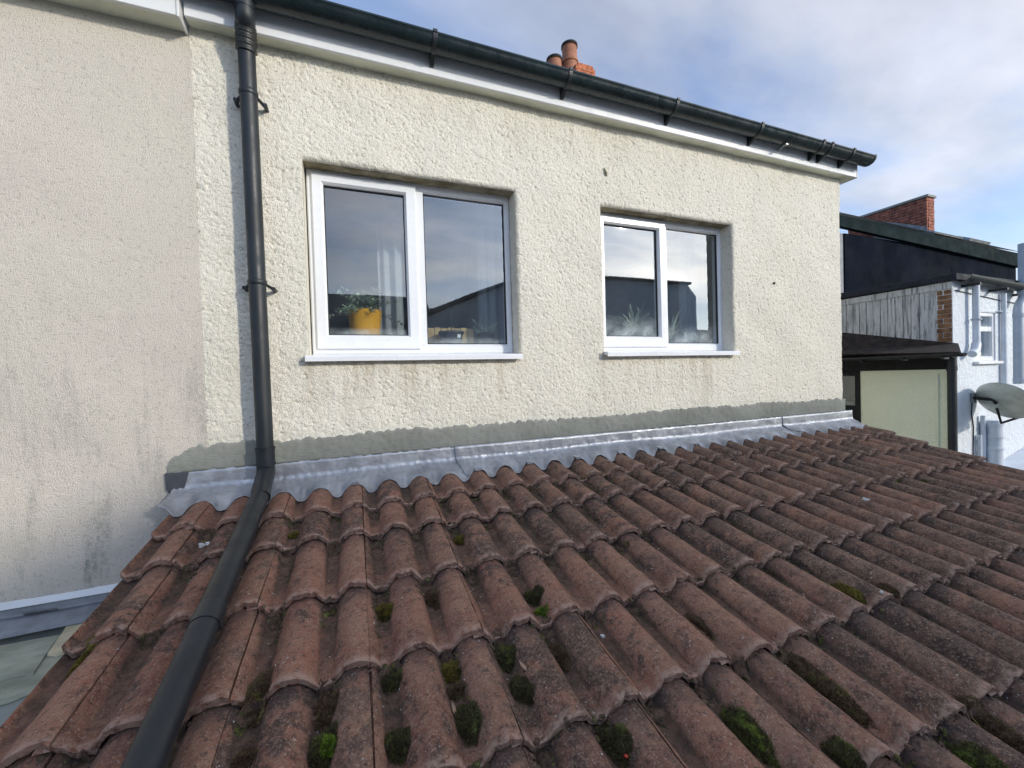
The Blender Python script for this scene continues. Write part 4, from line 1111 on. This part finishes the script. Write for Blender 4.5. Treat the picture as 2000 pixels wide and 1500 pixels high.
tp_([(6.08, NY - .03, -.55), (6.08, NY - .03, -1.3)], .020, t, 'pipe', 'pipe_white', 10)
tp_([(6.02, NY - .025, -.75), (6.02, NY - .025, -1.25)], .018, t, 'pipe', 'pipe_white', 10)
t = thing('porch_roof', 'low white lean-to edge at the foot of the white wing', 'porch', (6.8, NY, -1.2))
o = MB().prism([(6.15, -1.16), (7.6, -.87), (7.6, -.93), (6.15, -1.22)], 1, NY - .4, NY - .002).build('roof_edge', 'pipe_white', t, bevel=.005); off(o)
o = MB().prism([(6.25, -3.6), (7.55, -3.6), (7.55, -.935), (6.25, -1.205)], 1, NY - .36, NY - .01).build('wall', 'roughcast_white', t); off(o)
# satellite dish
t = thing('satellite_dish', 'grey oval satellite dish on a dark bracket on the white wall', 'satellite dish', (6.35, NY - .2, -.42))
o = MB().lathe([(.43 * q, .26 * q * q) for q in [i / 10 for i in range(11)]], (0, 0, 0), 40).build('dish', 'dish_grey', t, smooth=True)
so = o.modifiers.new('t', 'SOLIDIFY'); so.thickness = .004
cen = Vector((5.86, NY - .21, -.395)); nrm = Vector((.80, -.45, .35)).normalized()
Q = nrm.to_track_quat('Z', 'Y').to_matrix().to_4x4()
def setw(o, par, W): o.parent = par; o.matrix_parent_inverse = par.matrix_basis.inverted(); o.matrix_basis = W
setw(o, t, Matrix.Translation(cen) @ Q @ Matrix.Diagonal((.64, .44, .22, 1)))
tp_([(5.93, NY - .005, -.36), (5.90, NY - .05, -.358), (5.88, NY - .17, -.37), cen - nrm * .02], [.018, .016, .014, .014], t, 'bracket_arm', 'timber_black', 10)
o = MB().box(5.90, 5.96, NY - .03, NY - .001, -.41, -.31).build('wall_plate', 'metal_grey', t, bevel=.003); off(o)
tp_([cen - nrm * .012 + Vector((0, 0, -.05)), cen + Vector((.0, -.02, -.20)), cen + nrm * .36 + Vector((0, 0, -.22))], .011, t, 'feed_arm', 'timber_black', 8)
e_ = cen + nrm * .36 + Vector((0, 0, -.22)); tp_([e_, e_ - nrm * .07 + Vector((0, 0, .045))], .026, t, 'receiver', 'timber_black', 12)

t = thing('aerial_cable', 'thin grey cable looping down the white wall from the dish bracket', 'cable', (5.93, NY, -.4))
tp_([(5.925, NY - .008, -.41), (5.915, NY - .007, -.52), (5.95, NY - .007, -.66), (5.94, NY - .007, -.9), (5.95, NY - .007, -1.5)], .005, t, 'cable', 'timber_black', 6)
t = thing('eaves_cable', 'thin cable clipped under the black gutter of the white wing', 'cable', (6.3, NY, .72))
tp_([(5.62, NY - .008, .735), (6.1, NY - .008, .70), (6.6, NY - .008, .665), (7.1, NY - .008, .64)], .004, t, 'cable', 'timber_black', 6)

# green lean-to
gl_ = thing('green_lean_to', 'pale green roughcast lean-to with dark felt roof beside the yard', 'outbuilding', (5.5, 2.6, GZ))
def gp(mb, name, mat, parent=gl_, **k_): o = mb.build(name, mat, parent, **k_); off(o); return o
XG = 5.46
gp(MB().box(XG, XG + .1, 2.165, 2.90, GZ, -.055), 'wall', 'roughcast_green')
gp(MB().box(XG - .006, XG + .1, 2.90, 6.4, GZ, -.50), 'lower_wall', 'timber_black')
gp(MB().box(XG - .02, XG + .08, 2.12, 6.2, -.054, .085), 'beam', 'timber_black', bevel=.004)
rf = MB().add([(5.585, 2.13, .20), (5.585, 4.4, .70), (5.20, 4.4, .21), (5.20, 1.965, .105)], [(0, 1, 2, 3)])
o = gp(rf, 'roof', 'felt_brown'); so = o.modifiers.new('t', 'SOLIDIFY'); so.thickness = .018
fr_ = MB()
for i in range(120):
    y = 1.97 + i * .02; fr_.box(5.19 - rnd.uniform(0, .01), 5.205, y, y + .017, .085 - rnd.uniform(0, .006), .104)
gp(fr_, 'roof_fringe', 'felt_brown')
wf = MB()
wf.box(XG - .012, XG + .03, 2.90, 2.95, -1.0, -.06); wf.box(XG - .012, XG + .03, 2.95, 3.6, -.50, -.46); wf.box(XG - .012, XG + .03, 3.25, 3.30, -.46, -.06); wf.box(XG - .012, XG + .03, 2.95, 3.6, -.11, -.06)
w = gp(wf, 'window', 'timber_black')
pn = MB().box(0, .004, 0, .64, 0, .35).build('pane', 'glass', w); off(pn); pn.matrix_basis = Matrix.Translation((XG + .01, 2.952, -.459))
gp(MB().box(XG + .06, XG + .08, 2.95, 3.6, -.49, -.09), 'blind', 'pot_black', parent=w)
t = thing('thin_gutter', 'thin black gutter on the front of the dark felt lean-to roof', 'gutter', (5.18, 2.6, .08))
mb = MB(); n = 10; r = .030
pr2 = [(5.165 + r * math.cos(a), .092 + r * math.sin(a)) for a in np.linspace(math.pi, 2 * math.pi, n)]; pr2 += [(5.165 + .9 * r * math.cos(a), .094 + .9 * r * math.sin(a)) for a in np.linspace(2 * math.pi, math.pi, n)]
mb.prism(pr2, 1, 1.925, 5.6)
o = mb.build('channel', 'plastic_black', t, angle=40); off(o)
for y in (2.05, 2.35, 2.7, 3.1): o = MB().box(5.12, 5.21, y, y + .022, .045, .060).build('bracket', 'plastic_black', t); off(o)
t = thing('black_downpipe', 'black downpipe at the corner between green and white walls', 'downpipe', (XG - .03, 2.13, GZ))
tp_([(XG - .01, 2.125, .06), (XG - .01, 2.125, GZ + .02)], .034, t, 'pipe', 'plastic_black'); tp_([(XG - .01, 2.125, -.02), (XG - .01, 2.125, -.07)], .039, t, 'collar', 'plastic_black')
t = thing('green_cable', 'thin pale pipe down the green lean-to wall', 'pipe', (XG, 2.24, -.5))
tp_([(XG - .012, 2.23, -.10), (XG - .012, 2.232, -1.6)], .009, t, 'pipe', 'roughcast_green', 8)

# dark clad dormer and main roof behind
dm = thing('dark_dormer', 'navy clad upper storey with dark green fascia and slate roof at right', 'house', (11.4, 4.6, GZ))
def dq(mb, name, mat, parent=dm, **k_): o = mb.build(name, mat, parent, **k_); off(o); return o
YD = 4.6
dq(MB().box(8.26, 14.66, YD, YD + .1, -1.0, 2.40), 'clad_wall', 'navy_cladding')
dq(MB().prism([(7.9, 2.67), (14.70, 2.535), (14.70, 2.22), (7.9, 2.475)], 1, YD - .08, YD - .001), 'fascia', 'fascia_green', bevel=.006)
dq(MB().box(7.9, 8.255, YD + .02, YD + .1, -1.0, 2.40), 'pale_wall', 'room_wall')
dq(MB().add([(7.85, YD - .12, 2.69), (14.75, YD - .12, 2.55), (14.75, 7.3, 4.05), (7.85, 7.3, 4.15)], [(0, 1, 2, 3)]), 'roof', 'slate_roof')
dq(MB().box(14.56, 14.66, YD + .101, 9.0, -3.6, 2.20), 'side_wall', 'navy_cladding')
for (a, b) in ((11.4, 12.5), (12.8, 13.7)):
    mb = MB(); sx = (4.05 - 2.55) / (7.3 - YD + .12)
    mb.add([(a, YD + .1, 2.715), (b, YD + .1, 2.695), (b, YD + .9, 2.695 + .8 * sx), (a, YD + .9, 2.715 + .8 * sx)], [(0, 1, 2, 3)])
    o = dq(mb, 'roof_light', 'metal_grey'); so = o.modifiers.new('t', 'SOLIDIFY'); so.thickness = .07; so.offset = 1
# long brick chimney
lc = MB().box(14.01, 14.33, 5.91, 7.7, 2.8, 4.36).build('chimney', 'mortar_dark', dm); off(lc)
bk = MB(); row = 0; z = 4.345
while z > 3.0:
    y = 5.90 - (.11 if row % 2 else 0)
    while y < 7.7:
        a, b = max(5.90, y), min(y + .215, 7.7)
        if b - a > .02: bk.box(14.0 - rnd.uniform(0, .008), 14.05, a, b, z - .066, z)
        y += .225
    x = 14.0 - (.11 if row % 2 else 0)
    while x < 14.33:
        a, b = max(14.06, x), min(x + .215, 14.335)
        if b - a > .02: bk.box(a, b, 5.895 - rnd.uniform(0, .008), 5.95, z - .066, z)
        x += .225
    z -= .076; row += 1
o = bk.build('brick', 'brick_red', lc); off(o); o['kind'] = 'stuff'
dq(MB().box(13.96, 14.37, 5.86, 7.75, 4.361, 4.42), 'chimney_cap', 'concrete', parent=lc, bevel=.006)
dq(MB().add([(13.97, 5.88, 3.58), (13.97, 6.9, 4.10), (13.97, 7.05, 4.0), (13.97, 7.05, 3.2), (13.97, 5.88, 3.2)], [(0, 1, 2, 3, 4)]), 'chimney_flashing', 'lead_old', parent=lc)
o = dq(MB().box(14.02, 14.40, 5.86, 5.893, 3.0, 3.44), 'chimney_apron', 'concrete', parent=lc)

# ------------------------------------------------------------------ houses across the yards, out of view; raised to dim the mirrored sky
def far_house(x0, x1, y, ze, zr, lb, wallm, seed):
    t = thing('terraced_house', lb, 'house', ((x0 + x1) / 2, y, GZ), (0, 0, 0), 'unseen houses across the back yards, raised to dim reflections')
    def q_(mb, nm, mt, par=t, **k_): o = mb.build(nm, mt, par, **k_); off(o); return o
    q_(MB().box(x0, x1, y - 7, y, GZ, ze), 'wall', wallm)
    rf = q_(MB().prism([(y + .3, ze - .1), (y - 3.5, zr), (y - 7.3, ze - .1)], 0, x0 - .1, x1 + .1), 'roof', 'slate_roof')
    q_(MB().box(x1 - .9, x1 - .2, y - 4, y - 3, ze, zr + .8), 'chimney', 'brick_red', rf)
    for wx in (x0 + 1.2, (x0 + x1) / 2, x1 - 2.0):
        for wz in (GZ + 1.0, GZ + 3.6):
            if wz + 1.3 < ze:
                fr = q_(MB().box(wx, wx + 1.1, y - .02, y + .04, wz, wz + 1.2), 'window', 'upvc'); q_(MB().box(wx + .06, wx + 1.04, y + .041, y + .045, wz + .06, wz + 1.14), 'pane', 'dark_opening', fr)
opp = thing('shading_house', 'unseen rear wing across the narrow yard, shaped to shade the tiled roof, mirrored in the right panes', 'house', (5, -4, GZ))
o = MB().prism([(1.0, GZ), (1.0, 1.1), (3.8, 2.30), (8.3, 2.30), (8.6, 2.0), (8.6, GZ)], 1, -9.5, -3.75).build('wall', 'roughcast_white', opp); off(o)  # outline shaped to block the sun from the tiled roof
o = MB().prism([(.85, 1.10), (3.8, 2.303), (8.35, 2.303), (8.35, 2.36), (3.78, 2.36), (.80, 1.15)], 1, -9.6, -3.65).build('roof', 'slate_roof', opp); off(o)
for wx in (2.2, 5.6):
    o = MB().box(wx, wx + 1.2, -3.752, -3.70, -1.2, .2).build('window', 'upvc_dirty', opp); off(o)
    o2 = MB().box(wx + .07, wx + 1.13, -3.699, -3.694, -1.13, .13).build('pane', 'dark_opening', o); off(o2)
far_house(-14, -5, -17, 2.4, 4.9, 'pale terraced house across the yards, furthest left of the row', 'roughcast_white', 1)
far_house(-4.8, 4, -17, 2.5, 5.0, 'brick terraced house across the yards, second from the left', 'brick_red', 2)
far_house(4.3, 12.5, -16, 1.8, 4.2, 'cream terraced house across the yards, taller than its neighbours', 'roughcast_cream', 3)
far_house(12.8, 22, -16, 1.2, 3.4, 'dark brick terraced house across the yards, third from the left', 'brick_brown', 4)
far_house(22.3, 32, -15, .9, 3.1, 'pale green terraced house across the yards, furthest right', 'roughcast_green', 5)
